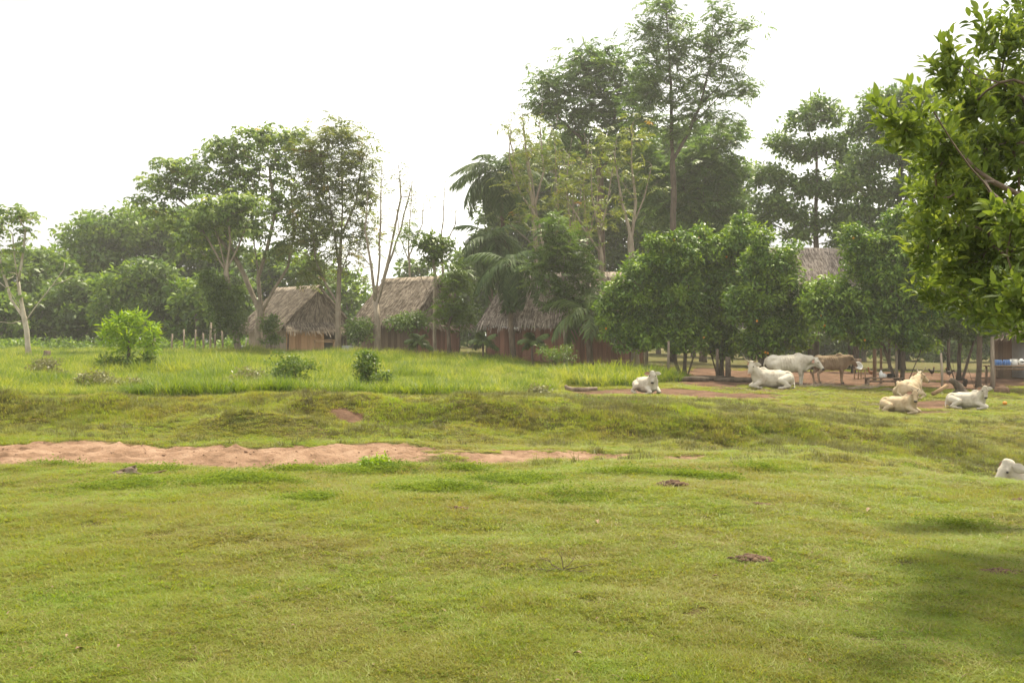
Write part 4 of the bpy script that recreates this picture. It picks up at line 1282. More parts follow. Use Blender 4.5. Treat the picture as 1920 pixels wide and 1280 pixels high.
rn = np.random.default_rng(61)
NY = 8.6
near_blobs = [(1735, 205, 20, 14, 5, -1.8), (1690, 250, 34, 14, 9, -1.9), (1665, 220, 18, 10, 4, -1.9), (1770, 140, 22, 20, 7, -1.0), (1785, 105, 16, 16, 5, -1.0), (1870, 80, 36, 30, 13, 0), (1925, 50, 32, 36, 13, 0.2), (1845, 60, 14, 14, 4, -0.6),
              (1815, 190, 46, 36, 24, -0.3), (1880, 180, 50, 46, 34, 0.2), (1765, 275, 46, 32, 24, -0.8), (1850, 280, 58, 48, 44, 0), (1920, 270, 48, 64, 36, 0.3), (1790, 350, 48, 36, 27, -0.2), (1865, 375, 58, 52, 44, 0.2),
              (1770, 420, 40, 34, 20, 0.2), (1845, 455, 58, 48, 40, 0.4), (1920, 450, 48, 56, 38, 0.5), (1800, 505, 46, 34, 23, 0.6), (1885, 535, 54, 32, 29, 0.5), (1905, 415, 34, 18, 10, -2.0), (1905, 565, 34, 18, 12, -1.8), (1740, 365, 22, 16, 7, -0.6), (1735, 470, 22, 24, 9, 0.4), (1740, 310, 24, 20, 8, 0.6), (1850, 585, 40, 14, 9, 0.4), (1760, 540, 40, 40, 18, 2.2), (1830, 570, 50, 36, 22, 2.2), (1900, 590, 50, 26, 18, 2.2), (1730, 430, 34, 40, 14, 2.2), (1780, 470, 50, 50, 20, 2.4), (1720, 330, 30, 40, 10, 2.4),
              (2000, 100, 80, 120, 20, 0.6), (2020, 320, 90, 120, 22, 0.6), (2020, 520, 90, 80, 15, 0.8), (2150, 120, 110, 160, 23, 1.2), (2180, 400, 110, 140, 20, 1.0), (2330, 240, 110, 180, 20, 1.2), (2040, -120, 110, 110, 18, 1.0), (2220, -140, 130, 110, 18, 1.4),
              (1590, -430, 80, 50, 5, 0.4), (1700, -420, 110, 80, 10, 0.4), (1850, -400, 130, 100, 14, 0.4), (2000, -380, 140, 120, 14, 0.4), (1810, -330, 110, 80, 8, 1.6),
              (1990, 150, 70, 120, 30, 2.4), (2120, 280, 100, 140, 30, 2.6), (1930, 40, 60, 80, 16, 2.2)]
nb_u, nb_Y = 2190, 9.4
nbase = on_ground(nb_u, nb_Y)
near = empty('leafy_tree', nbase)
tag(near, 'nearby tree whose glossy green branches hang in from the right', 'tree')
ntg = blob_targets(near_blobs, NY, rn, 0.9)
npos, npar, ntips = grow_skeleton([[nbase - np.array([0, 0, .1]), at(2190, 700, nb_Y), at(2170, 500, nb_Y), at(2160, 300, nb_Y)], [at(2170, 520, nb_Y), at(2020, 420, 8.0), at(1900, 360, 7.6)], [at(2170, 420, nb_Y), at(2040, 200, 8.0), at(1900, 150, 7.7)]], ntg, rn, 0.22, 0.5)
tm = MB()
skeleton_mesh(tm, npos - nbase, npar, 0.085, 0.003)
tm.build('trunk', MATS['bark_brown'], near, True)
per = 24
ntip = np.array(ntips)
order_tip = npos[ntip]
gdir = unit(order_tip - npos[npar[npar[ntip]]] + np.array([-0.02, -0.02, 0.05]))
cid = np.repeat(np.arange(len(ntip)), per)
M = len(cid)
d = unit(rn.normal(size=(M, 3)))
along = rn.uniform(-0.26, 0.16, M)
NP = order_tip[cid] + gdir[cid] * along[:, None] + d * 0.025
ND = unit(gdir[cid] * 0.75 + d * 0.85 + np.array([-0.05, -0.05, 0.10]))
NN = unit(np.array([0, 0, 0.8]) + rn.normal(size=(M, 3)) * 0.45)
NL = 0.090 * rn.uniform(0.4, 1.35, M)
NT = np.clip(0.4 * rn.random(len(ntip))[cid] + 0.45 * rn.random(M) + 0.6 * np.clip(along, 0, 1), 0, 0.92)
lv, lq = leaf_shape(rn)
S_ = unit(np.cross(NN, ND))
N2 = np.cross(ND, S_)
# the 300 leaves that show largest are single objects
pu = 960 + F * NP[:, 0] / NP[:, 1]
pv = 640 - F * (NP[:, 2] - ZC) / NP[:, 1]
score = np.where((pu < 1918) & (pu > 0) & (pv > 0) & (pv < 1280), NL / NP[:, 1], 0) * np.where(NP[:, 1] < 8.2, 1.0, 0.6)
big = np.argsort(-score)[:300]
isbig = np.zeros(M, bool)
isbig[big] = True
lms = []
for k in range(6):
    v_, q_ = leaf_shape(rn)
    lms.append(MB().add(v_, quads=q_, tint=0.15 + 0.13 * k).mesh('leaf', MATS['leaf_near'], True))
for i in big:
    o = link('leaf', lms[min(5, int(NT[i] * 6))], near)
    mt = Matrix((ND[i], S_[i], N2[i])).transposed()
    o.rotation_euler = mt.to_euler()
    o.location = NP[i] - nbase
    o.scale = (NL[i],) * 3
rest = np.where(~isbig)[0]
vv = NP[rest, None] - nbase + NL[rest, None, None] * (lv[None, :, 0, None] * ND[rest, None] + lv[None, :, 1, None] * S_[rest, None] + lv[None, :, 2, None] * N2[rest, None])
fm = MB().add(vv.reshape(-1, 3), quads=(np.arange(len(rest))[:, None, None] * len(lv) + lq[None]).reshape(-1, 4), tint=np.repeat(NT[rest], len(lv)))
fo = fm.build('foliage', MATS['leaf_near'], near, True)
fo['kind'] = 'stuff'

# ------------------------------------------------------------------ bushes standing in the tall grass
tree('mango_sapling', 'bright yellow green bushy sapling standing alone in the tall grass', 'tree', 241, 42,
     [(228, 598, 12, 8, 4), (252, 594, 14, 8, 5), (212, 612, 16, 12, 5), (274, 612, 16, 12, 5), (240, 620, 30, 18, 11), (202, 634, 12, 10, 3), (288, 632, 12, 10, 4), (240, 648, 38, 14, 10), (285, 652, 12, 8, 3)], trunk=[(243, 690), (241, 660)], leaf='leaf_bright', bark='bark_brown', n=30, size=0.34, aspect=0.18, cr=0.24,
     r_base=0.09, r_tip=0.012, seed=71, flat=1.25, stems=3, step=0.4, up=-0.1)
tree('leafy_shrub', 'darker leafy shoots spreading round the foot of the bright sapling', 'shrub', 243, 41.6,
     [(205, 680, 20, 14, 8), (245, 678, 30, 16, 10), (278, 682, 22, 16, 8)], trunk=[(243, 690)], leaf='leaf_bush', n=46, size=0.2, aspect=0.3, cr=0.34, r_base=0.05, r_tip=0.01, seed=72, stems=4, step=0.4)


def bush(label, u, v, ru, rv, Y, seed, leaf='leaf_bush', size=0.10, n=44, cr=0.25, cnt=26, aspect=0.45, name='bush'):
    return tree(name, label, 'bush', u, Y, [(u, v, ru, rv, cnt)], trunk=[(u, v + rv * 0.5)], leaf=leaf, bark='bark_brown', n=n, size=size, aspect=aspect, cr=cr, r_base=0.035, r_tip=0.006, seed=seed, stems=4, step=0.25, sink=0.05)


bush('round dark green bush in the tall grass before the tan hut', 545, 690, 46, 32, 33, 73, cnt=44)
bush('narrow upright leafy bush in the tall grass before the forked tree', 687, 694, 19, 40, 31, 74, cnt=38)
bush('small dark bush at the foot of the narrow upright bush', 716, 712, 14, 15, 30.5, 75, cnt=9)
bush('dull olive brush beside the round dark bush', 468, 716, 44, 24, 31.5, 76, 'leaf_dry', cnt=34)
bush('greyish dry brush in the far left grass', 88, 690, 36, 20, 36, 77, 'leaf_dry', cnt=26)
bush('brown dry brush below the bright sapling', 180, 716, 40, 20, 31, 78, 'leaf_dry', cnt=28)
bush('brown dry brush right of the sapling foot', 236, 726, 44, 16, 30, 79, 'leaf_dry', cnt=28)
bush('low green bush at the left edge of the tall grass', 45, 728, 24, 12, 30.5, 80, cnt=12)
bush('dry brown clump near the cut log', 1010, 734, 22, 11, 31.5, 81, 'leaf_dry', cnt=12)
bush('leafy weed clump on the bank crest before the front facing cow', 1090, 756, 34, 8, 29, 82, cnt=14, size=0.09)
bush('dark leafy shrub against the side of the tan hut', 508, 618, 18, 32, 69, 83, 'leaf_forest_dark', size=0.2, cr=0.4, cnt=14)
bush('dark leafy shrub at the left corner of the long brown hut', 672, 620, 22, 24, 66, 84, 'leaf_forest_dark', size=0.2, cr=0.5, cnt=18)
bush('dark leafy shrub under the eave of the long brown hut', 765, 602, 36, 16, 65, 85, 'leaf_forest_dark', size=0.2, cr=0.5, cnt=20)
bush('grassy weed thicket below the reddish hut wall', 1040, 664, 40, 18, 50, 86, 'leaf_bush', size=0.16, cr=0.4, cnt=22, aspect=0.25)
bush('small leafy weed on the pasture by the gully lip', 705, 868, 34, 14, 14.2, 87, 'leaf_bright', size=0.05, cr=0.10, cnt=26, n=30)


# ------------------------------------------------------------------ cattle
def remeshed(mb_, name, voxel, mat, smooth_it=6, fac=0.5):
    """fuse overlapping volumes into one continuous skin"""
    me = mb_.mesh(name + '_raw')
    o = bpy.data.objects.new(name + '_raw', me)
    C.objects.link(o)
    md = o.modifiers.new('r', 'REMESH')
    md.mode = 'VOXEL'
    md.voxel_size = voxel
    ms = o.modifiers.new('s', 'SMOOTH')
    ms.iterations = smooth_it
    ms.factor = fac
    dg = bpy.context.evaluated_depsgraph_get()
    out = bpy.data.meshes.new_from_object(o.evaluated_get(dg))
    out.name = name
    bpy.data.objects.remove(o)
    bpy.data.meshes.remove(me)
    out.materials.clear()
    out.materials.append(mat)
    out.polygons.foreach_set('use_smooth', np.ones(len(out.polygons), bool))
    return out


def limb(mb_, pts, rad, n=4):
    """tapered round-ended limb through the points"""
    pts, rad = np.asarray(pts, float), np.asarray(rad, float)
    t = np.linspace(0, len(pts) - 1, (len(pts) - 1) * n + 1)
    P = np.stack([np.interp(t, np.arange(len(pts)), pts[:, i]) for i in range(3)], -1)
    rr = np.interp(t, np.arange(len(pts)), rad)
    mb_.tube(P, rr, 10)
    for q, s in zip(pts, rad):
        mb_.ball(q, s, 10, 7)


def cow(label, u, Y, heading, pose, coat='coat_white', yaw=0.0, pitch=-0.75, horns='short', sc=1.0, neck=None, ears=(0.0, 0.0), nose='nose_dark', seed=0, side=1, dz=0.0):
    """faces local +x; pose 'stand' or 'lie'; yaw turns the head to its left; side: which flank the hind legs fold out to"""
    base = on_ground(u, Y, dz)
    root = empty('cow', base, heading, sc)
    tag(root, label, 'cow', 'zebu cattle on the pasture')
    b_ = MB()
    if pose == 'stand':
        H = 0.0
        b_.ball((0.42, 0, 0.98), (0.42, 0.27, 0.37))
        b_.ball((0.10, 0, 0.94), (0.55, 0.29, 0.34))
        b_.ball((-0.25, 0, 0.96), (0.50, 0.29, 0.34))
        b_.ball((-0.60, 0, 1.03), (0.34, 0.26, 0.33))
        limb(b_, [(-0.82, 0, 1.18), (-0.3, 0, 1.27), (0.3, 0, 1.28)], [0.10, 0.06, 0.08])
        b_.ball((0.40, 0, 1.31), (0.20, 0.09, 0.13))
        for s in (-1, 1):
            b_.ball((-0.62, s * 0.19, 1.17), (0.12, 0.08, 0.10))
            b_.ball((0.48, s * 0.17, 0.95), (0.17, 0.13, 0.32))
            fx = 0.05 * s
            limb(b_, [(0.50 + fx, s * 0.17, 0.82), (0.53 + fx, s * 0.17, 0.45), (0.51 + fx, s * 0.165, 0.12), (0.54 + fx, s * 0.165, 0.05)], [0.13, 0.066, 0.046, 0.058])
            hx = -0.07 * s
            limb(b_, [(-0.64 + hx, s * 0.16, 0.95), (-0.52 + hx, s * 0.18, 0.70), (-0.76 + hx, s * 0.165, 0.47), (-0.70 + hx, s * 0.16, 0.13), (-0.67 + hx, s * 0.16, 0.05)], [0.20, 0.13, 0.062, 0.048, 0.058])
        b_.ball((-0.40, 0, 0.66), (0.16, 0.06, 0.10))
        limb(b_, [(-0.92, 0, 1.16), (-0.99, 0.01, 0.95), (-0.97, 0.02, 0.62)], [0.05, 0.03, 0.022])
        n0 = np.array([0.62, 0, 1.10])
        poll = np.array(neck if neck else (1.10, 0.05, 1.28))
        limb(b_, [n0, (n0 + poll) / 2 + np.array([0.02, 0, 0.02]), poll + np.array([-0.04, 0, -0.08])], [0.27, 0.20, 0.13])
        limb(b_, [(0.68, 0, 0.74), ((0.72 + poll[0]) / 2, poll[1] * .5, 0.90), poll + np.array([-0.02, 0, -0.22])], [0.10, 0.07, 0.05])
    else:
        b_.ball((0.40, 0, 0.44), (0.42, 0.30, 0.38))
        b_.ball((0.05, 0.02 * side, 0.40), (0.55, 0.35, 0.36))
        b_.ball((-0.32, 0.03 * side, 0.40), (0.48, 0.35, 0.36))
        b_.ball((-0.62, 0.03 * side, 0.40), (0.32, 0.29, 0.35))
        limb(b_, [(-0.80, 0, 0.52), (-0.35, 0, 0.73), (0.1, 0, 0.73), (0.35, 0, 0.76)], [0.12, 0.06, 0.06, 0.09])
        b_.ball((0.40, 0, 0.78), (0.20, 0.09, 0.13))
        for s in (-1, 1):
            b_.ball((-0.58, s * 0.19, 0.64), (0.12, 0.08, 0.10))
            b_.ball((0.48, s * 0.19, 0.42), (0.19, 0.13, 0.28))
            # fore legs folded under the chest, one reaching a little forward
            f = 0.10 if s == side else 0.0
            limb(b_, [(0.52, s * 0.22, 0.30), (0.86 + f, s * 0.24, 0.13), (0.62 + f, s * 0.27, 0.06), (0.46 + f, s * 0.28, 0.05)], [0.12, 0.075, 0.05, 0.05])
        s = side
        # upper hind leg with the stifle forward and the hock behind, foot out in front
        limb(b_, [(-0.58, s * 0.26, 0.42), (-0.20, s * 0.42, 0.34), (-0.55, s * 0.50, 0.12), (-0.22, s * 0.52, 0.06), (-0.08, s * 0.52, 0.05)], [0.21, 0.14, 0.07, 0.05, 0.055])
        limb(b_, [(-0.55, -s * 0.22, 0.32), (-0.22, -s * 0.32, 0.18), (-0.50, -s * 0.34, 0.09), (-0.2, -s * 0.34, 0.05)], [0.2, 0.13, 0.07, 0.05])
        limb(b_, [(-0.88, 0, 0.50), (-0.97, -s * 0.05, 0.28), (-0.88, s * 0.22, 0.06), (-0.75, s * 0.36, 0.045)], [0.05, 0.032, 0.025, 0.03])
        n0 = np.array([0.60, 0, 0.58])
        poll = np.array(neck if neck else (0.98, 0.0, 1.02))
        limb(b_, [n0, (n0 + poll) / 2 + np.array([0.03, 0, 0.0]), poll + np.array([-0.03, 0, -0.08])], [0.27, 0.20, 0.13])
        limb(b_, [(0.72, 0, 0.28), ((0.80 + poll[0]) / 2, poll[1] * .6, 0.50), poll + np.array([0.0, 0, -0.24])], [0.11, 0.075, 0.05])
    # ribs and hip bones just under the skin
    zr = 0.96 if pose == 'stand' else 0.42
    wr = 0.285 if pose == 'stand' else 0.335
    for s_ in (-1, 1):
        for k_ in range(6):
            x_ = 0.24 - 0.105 * k_
            a_ = np.linspace(-0.5, 1.15, 7)
            limb(b_, np.stack([x_ - 0.05 * a_, s_ * wr * 1.0 * np.cos(a_), zr + 0.33 * np.sin(a_)], -1), np.full(7, 0.022), 1)
    # head frame
    hx = np.array([math.cos(pitch) * math.cos(yaw), math.cos(pitch) * math.sin(yaw), math.sin(pitch)])
    hy = np.array([-math.sin(yaw), math.cos(yaw), 0.0])
    hz = np.cross(hx, hy)

    def hp(x, y, z):
        return poll + hx * x + hy * y + hz * z
    limb(b_, [hp(0.0, 0, -0.03), hp(0.15, 0, -0.05), hp(0.33, 0, -0.06), hp(0.42, 0, -0.065)], [0.128, 0.126, 0.094, 0.088])
    limb(b_, [hp(0.04, 0, -0.14), hp(0.2, 0, -0.14), hp(0.38, 0, -0.11)], [0.085, 0.07, 0.05])
    b_.ball(hp(-0.02, 0, 0.05), 0.075)
    for s in (-1, 1):
        b_.ball(hp(0.13, s * 0.098, 0.0), 0.048)
    body = link('body', remeshed(b_, 'cow_body', 0.024, MATS[coat], 5), root)
    hm = Matrix((hx, hy, hz)).transposed()
    for k, s in enumerate((-1, 1)):
        MB().ball(hp(0.155, s * 0.135, 0.0), 0.024, 8, 6).build('eye', MATS['nose_dark'], root, True)
        em = MB()
        dr = ears[k]
        ed = unit((hy * s * 0.95 - hx * 0.05 + hz * (-0.25 - dr))[None])[0]
        er = hp(0.0, s * 0.105, -0.03)
        ew = unit(np.cross(ed, hx)[None])[0]
        wv = hx * 0.5 - hz * 0.4
        wv = unit((wv - ed * np.dot(wv, ed))[None])[0]
        nv = np.cross(ed, wv)
        t = np.array([0, 0.15, 0.45, 0.75, 1.0]) * 0.29
        w = np.array([0.03, 0.075, 0.095, 0.065, 0.008])
        v, q = [], []
        for i in range(5):
            v += [er + ed * t[i] - wv * w[i] + nv * 0.018, er + ed * t[i] - nv * 0.02, er + ed * t[i] + wv * w[i] + nv * 0.018]
        for i in range(4):
            a = i * 3
            q += [(a, a + 1, a + 4, a + 3), (a + 1, a + 2, a + 5, a + 4)]
        v = np.array(v)
        v = np.concatenate([v, v - nv * 0.016])
        q = q + [tuple(15 + x for x in f_[::-1]) for f_ in q]
        em.add(v, quads=q)
        eo = em.build('ear', MATS[coat], root, True)
        im = MB()
        vi = (v[:15].reshape(5, 3, 3) - (er + ed * 0.12)) * 0.80 + (er + ed * 0.12) + nv * 0.007
        im.add(vi.reshape(-1, 3), quads=q[:8])
        im.build('inner_ear', MATS['ear_pink'], eo, True)
        if horns != 'none':
            t = np.linspace(0, 1, 9)
            if horns == 'lyre':
                hl = 0.40
                c = np.stack([0.0 * t, s * (0.07 + 0.24 * np.sin(t * 1.9)), 0.03 + hl * (t ** 1.35)], -1)
                rr = 0.034 * (1 - 0.85 * t)
            elif horns == 'wide':
                c = np.stack([0.0 * t, s * (0.07 + 0.20 * np.sin(t * 2.0)), 0.04 + 0.30 * t ** 1.2], -1)
                rr = 0.033 * (1 - 0.85 * t)
            else:
                c = np.stack([-0.02 * t, s * (0.075 + 0.10 * t), 0.04 + 0.13 * t], -1)
                rr = 0.03 * (1 - 0.75 * t)
            up_w = np.array([0, 0, 1.0]) * 0.6 + hz * 0.4
            pts = np.array([hp(-0.02, 0, 0) + hy * q_[1] + up_w * q_[2] + hx * q_[0] for q_ in c])
            MB().tube(pts, rr, 7).build('horn', MATS['horn'], root, True)
    nb = MB().ball(hp(0.475, 0, -0.062), (0.05, 0.078, 0.062), 10, 7, hm)
    nb.build('muzzle', MATS[nose], root, True)
    if pose == 'stand':
        for s in (-1, 1):
            for x0, y0 in ((0.56 + 0.05 * s, 0.165 * s), (-0.65 - 0.07 * s, 0.16 * s)):
                MB().tube([(x0 + .02, y0, -0.03), (x0, y0, 0.03), (x0 - .015, y0, 0.075)], [0.07, 0.062, 0.05], 9).build('hoof', MATS['hoof'], root, True)
        MB().tube([(-0.97, 0.02, 0.66), (-0.965, 0.02, 0.55), (-0.96, 0.02, 0.40)], [0.022, 0.04, 0.008], 7).build('tail_tuft', MATS['hoof'], root, True)
    else:
        MB().tube([(-0.80, side * 0.32, 0.05), (-0.70, side * 0.40, 0.05), (-0.58, side * 0.50, 0.04)], [0.022, 0.035, 0.008], 7).build('tail_tuft', MATS['hoof'], root, True)
    return root


PI = math.pi
cow('white zebu cow standing side on beside the tan cow', 1478, 45.0, -0.16, 'stand', 'coat_white', yaw=-0.35, pitch=-0.80, horns='none', sc=1.07, neck=(1.12, -0.04, 1.14), ears=(0.3, 0.3))
cow('tan zebu cow standing with its head lowered under the orange tree', 1558, 47.0, 0.06, 'stand', 'coat_tan', yaw=0.15, pitch=-0.85, horns='none', sc=0.98, neck=(1.02, 0.05, 1.22), ears=(0.1, 0.1))
cow('white cow lying down with long curved horns in front of the standing cow', 1448, 42.5, PI + 0.12, 'lie', 'coat_white', yaw=0.62, pitch=-1.05, horns='lyre', sc=1.02, side=1, neck=(0.92, 0.10, 1.06), ears=(0.5, 0.3), nose='ear_pink')
cow('white cow lying on the bank crest facing the viewer by the red earth', 1213, 36.5, -PI / 2 + 0.28, 'lie', 'coat_white', yaw=-0.45, pitch=-1.0, horns='short', sc=0.80, side=-1, neck=(0.84, -0.10, 0.98), ears=(0.1, 0.0))
cow('cream cow lying with its back turned and long horns raised', 1704, 40.0, 0.80, 'lie', 'coat_cream', yaw=-0.55, pitch=-0.60, horns='wide', sc=1.0, side=-1, neck=(0.98, -0.06, 0.98), ears=(0.4, 0.4))
cow('yellowish cream cow lying in front with ears spread wide', 1686, 35.0, -0.85, 'lie', 'coat_cream', yaw=-1.05, pitch=-0.85, horns='short', sc=0.76, side=-1, neck=(0.86, -0.20, 1.0), ears=(0.0, 0.0))
cow('white cow lying alone near the fallen orange with its dark nose lowered', 1812, 36.5, -0.70, 'lie', 'coat_white', yaw=-1.10, pitch=-1.1, horns='short', sc=0.77, side=-1, neck=(0.88, -0.20, 1.02), ears=(0.4, 0.2))
cow('white cow lying in the gully with only its head showing above the grass', 1982, 19.0, PI + 0.05, 'lie', 'coat_white', yaw=0.12, pitch=-0.85, horns='none', sc=1.04, side=1, neck=(0.95, 0.05, 1.03), ears=(0.1, 0.1), nose='ear_pink', dz=0.03)


# ------------------------------------------------------------------ poultry
def fowl(label, u, Y, heading, mat, sc=1.0, rooster=False):
    root = empty('rooster' if rooster else 'hen', on_ground(u, Y), heading, sc)
    tag(root, label, 'rooster' if rooster else 'hen')
    b_ = MB()
    b_.ball((0, 0, 0.27), (0.15, 0.09, 0.10))
    b_.ball((0.06, 0, 0.27), (0.10, 0.085, 0.10))
    limb(b_, [(0.10, 0, 0.31), (0.14, 0, 0.40), (0.15, 0, 0.46)], [0.065, 0.042, 0.036])
    b_.ball((0.165, 0, 0.475), (0.045, 0.034, 0.036))
    limb(b_, [(-0.12, 0, 0.30), (-0.20, 0, 0.40), (-0.26, 0, 0.44 if rooster else 0.38)], [0.06, 0.05, 0.03])
    for s in (-1, 1):
        b_.ball((0, s * 0.04, 0.19), (0.05, 0.035, 0.06))
    link('body', remeshed(b_, 'fowl_body', 0.014, MATS[mat], 3), root)
    for s in (-1, 1):
        MB().tube([(0.01, s * 0.04, 0.17), (-0.01, s * 0.04, 0.08), (0.01, s * 0.04, 0.0), (0.06, s * 0.045, -0.005)], [0.012, 0.009, 0.009, 0.006], 5).build('leg', MATS['horn'], root, True)
        if rooster:
            MB().tube([(-0.16, s * .02, 0.36), (-0.28, s * .03, 0.46), (-0.36, s * .035, 0.38), (-0.38, s * .035, 0.26)], [0.03, 0.028, 0.02, 0.004], 5).build('tail_feather', MATS[mat], root, True)
    MB().tube([(0.20, 0, 0.475), (0.235, 0, 0.465)], [0.013, 0.003], 5).build('beak', MATS['horn'], root, True)
    cb = MB()
    for i in range(4):
        cb.ball((0.14 + 0.018 * i, 0, 0.515 + 0.008 * math.sin(i)), (0.012, 0.006, 0.022), 6, 5)
    cb.build('comb', MATS['comb_red'], root, True)
    return root


fowl('dark rooster standing tail up on the swept earth by the stump', 1809, 44.0, 1.3, 'feather_dark', 1.1, True)
fowl('reddish brown hen pecking in the grass beyond the chair', 1634, 55.0, 2.8, 'feather_brown', 1.0)
fowl('black hen in the shade left of the thick dark trunk', 1747, 56.0, 0.4, 'feather_dark', 1.0)
fowl('black hen in the shade right of the thick dark trunk', 1780, 55.0, 2.6, 'feather_dark', 1.0)


# ------------------------------------------------------------------ posts, furniture and odds and ends in the yard
def stake(label, u, Y, h, rad=0.07, lean=0.0, mat='plank_grey', group=None, name='fence_post'):
    base = on_ground(u, Y)
    m_ = MB().tube([(0, 0, -0.2), (lean * 0.4, 0, h * 0.5), (lean, 0.02, h)], [rad * 1.1, rad, rad * 0.92], 8, wob=0.14)
    o = m_.build(name, MATS[mat], None, True)
    o.location = base
    return tag(o, label, 'post', group)


POST_LAB = ['first', 'second', 'third', 'fourth', 'fifth', 'sixth', 'seventh', 'eighth', 'ninth']
for pi_, (u_, h_) in enumerate(((272, 1.5), (290, 1.3), (322, 1.7), (345, 2.0), (366, 1.9), (382, 1.6), (394, 2.6), (404, 2.0), (418, 1.9))):
    stake(POST_LAB[pi_] + ' weathered fence post right of the bright sapling along the forest edge', u_, 78, h_ * 0.85, 0.06 + 0.03 * random.random(), random.uniform(-.12, .12), 'plank_grey', 'fence posts along the forest edge')
stake('tall thin post standing free behind the resting cattle', 1767, 45.0, 1.55, 0.055, -0.06, 'plank_grey')
stake('stout weathered post at the near end of the table', 1861, 45.0, 2.3, 0.09, 0.0, 'plank_grey')
stake('dark post between the first two orange trees', 1345, 47.5, 1.5, 0.08, 0.0, 'bark_dark')
stake('short thick post under the middle orange tree', 1365, 47.0, 1.15, 0.13, 0.0, 'bark_dark')
stake('slim pole under the wide crowned orange tree', 1253, 49.0, 1.7, 0.07, 0.02, 'plank_grey')
stake('dark slanting pole by the standing cows', 1410, 50.0, 1.9, 0.06, 0.1, 'bark_dark')
stake('grey post in front of the reddish wall end', 1212, 52.0, 1.7, 0.10, 0.0, 'plank_grey')
stake('brown pole holding up the shade left of the chair', 1640, 50.0, 2.6, 0.09, 0.0, 'plank_brown')
stake('second slim brown pole right of the chair', 1652, 48.0, 2.5, 0.06, 0.0, 'plank_brown')
stake('thin pole beside the low bench', 1681, 46.0, 2.1, 0.06, 0.0, 'plank_grey')
stake('short whitewashed stake at the corner of the tan hut', 459, 70.0, 1.1, 0.05, 0.15, 'bark_white')


def leg_boxes(root, xs, ys, h, t, mat, name='leg'):
    for x in xs:
        for y in ys:
            MB().box((x, y, h / 2 - 0.02), (t, t, h + 0.04)).build(name, MATS[mat], root)


def table(label, u, Y, rz, L_, W_, h, mat, name='wooden_table', cat='table', t=0.05, boards=3):
    root = empty(name, on_ground(u, Y), rz)
    tag(root, label, cat)
    for i in range(boards):
        MB().box((0, -W_ / 2 + (i + 0.5) * W_ / boards, h), (L_, W_ / boards - 0.012, t)).build('board', MATS[mat], root)
    leg_boxes(root, (-L_ / 2 + .12, L_ / 2 - .12), (-W_ / 2 + .08, W_ / 2 - .08), h - t / 2, 0.08, mat)
    MB().box((0, -W_ / 2 + .08, h - 0.14), (L_ - .3, 0.03, 0.10)).build('apron', MATS[mat], root)
    return root


tb = table('long rough wooden table carrying blue packs in front of the grey panel', 1912, 46.5, 0.03, 3.0, 0.9, 0.95, 'plank_brown', t=0.06)
tl = Vector(tb.location)
top_z = tl.z + 0.98


def loose(name, mb_, mat, loc, label, cat, smooth=False, rz=0.0, group=None):
    o = mb_.build(name, MATS[mat], None, smooth)
    o.location = loc
    o.rotation_euler = (0, 0, rz)
    return tag(o, label, cat, group)


def pack(label, x):
    root = empty('bottle_pack', (tl.x + x, tl.y - 0.1, top_z))
    tag(root, label, 'bottle pack')
    for i in range(3):
        for j in range(2):
            b_ = MB().tube([(0, 0, 0), (0, 0, .18), (0, 0, .23), (0, 0, .26)], [.05, .05, .02, .018], 8)
            o = b_.build('bottle', MATS['plastic_blue'], root, True)
            o.location = (-.11 + .11 * i, -.055 + .11 * j, 0)
    return root


pack('blue shrink wrapped bottle pack at the left end of the table', -1.05)
pack('second blue bottle pack, beside the white box on the table', -0.66)
loose('white_box', MB().box((0, 0, .13), (.26, .22, .26)).box((0, 0, .268), (.28, .24, .02)), 'plastic_white', (tl.x - 0.30, tl.y - 0.05, top_z), 'white box standing on the table right of the blue packs', 'box')
for x_, mt, lab in ((0.05, 'plastic_white', 'white round helmet on the table with a dark visor'), (0.42, 'plastic_black', 'dark round helmet at the right on the table')):
    root = empty('helmet', (tl.x + x_, tl.y - 0.05, top_z))
    tag(root, lab, 'helmet')
    hb = MB()
    hb.ball((0, 0, .15), (.14, .12, .15), 14, 9)
    hb.build('shell', MATS[mt], root, True)
    MB().ball((0, -.045, .15), (.11, .09, .055), 12, 7).build('visor', MATS['plastic_black'], root, True)

table('low wooden bench with kitchen things beside the leaning stems', 1656, 46.0, 0.05, 1.75, 0.45, 0.42, 'plank_brown', 'wooden_bench', 'bench', boards=2)
bl_ = on_ground(1656, 46.0)
loose('water_jug', MB().tube([(0, 0, 0), (0, 0, .22), (0, 0, .28), (0, 0, .33)], [.09, .09, .04, .035], 10), 'plastic_white', (bl_[0] - .12, bl_[1] - .05, bl_[2] + .445), 'white plastic jug on the low bench', 'jug', True)
loose('cooking_pot', MB().tube([(0, 0, 0), (0, 0, .03), (0, 0, .17), (0, 0, .18)], [.11, .14, .14, .15], 12), 'plastic_black', (bl_[0] + .32, bl_[1], bl_[2] + .445), 'dark cooking pot on the low bench', 'pot', True)
loose('plastic_bag', MB().ball((0, 0, .09), (.14, .10, .11), 10, 7, noise=0.25), 'plastic_white', (bl_[0] + .05, bl_[1] + .05, bl_[2] + .445), 'crumpled white bag beside the jug on the low bench', 'bag')
table('small plank bench standing against the reddish hut wall end', 1165, 51.0, -0.1, 1.1, 0.4, 0.62, 'plank_brown', 'wooden_bench', 'bench', boards=2)
table('plank table in the dark porch of the tan hut', 608, 72.5, 0.3, 1.6, 0.7, 0.95, 'wood_light')

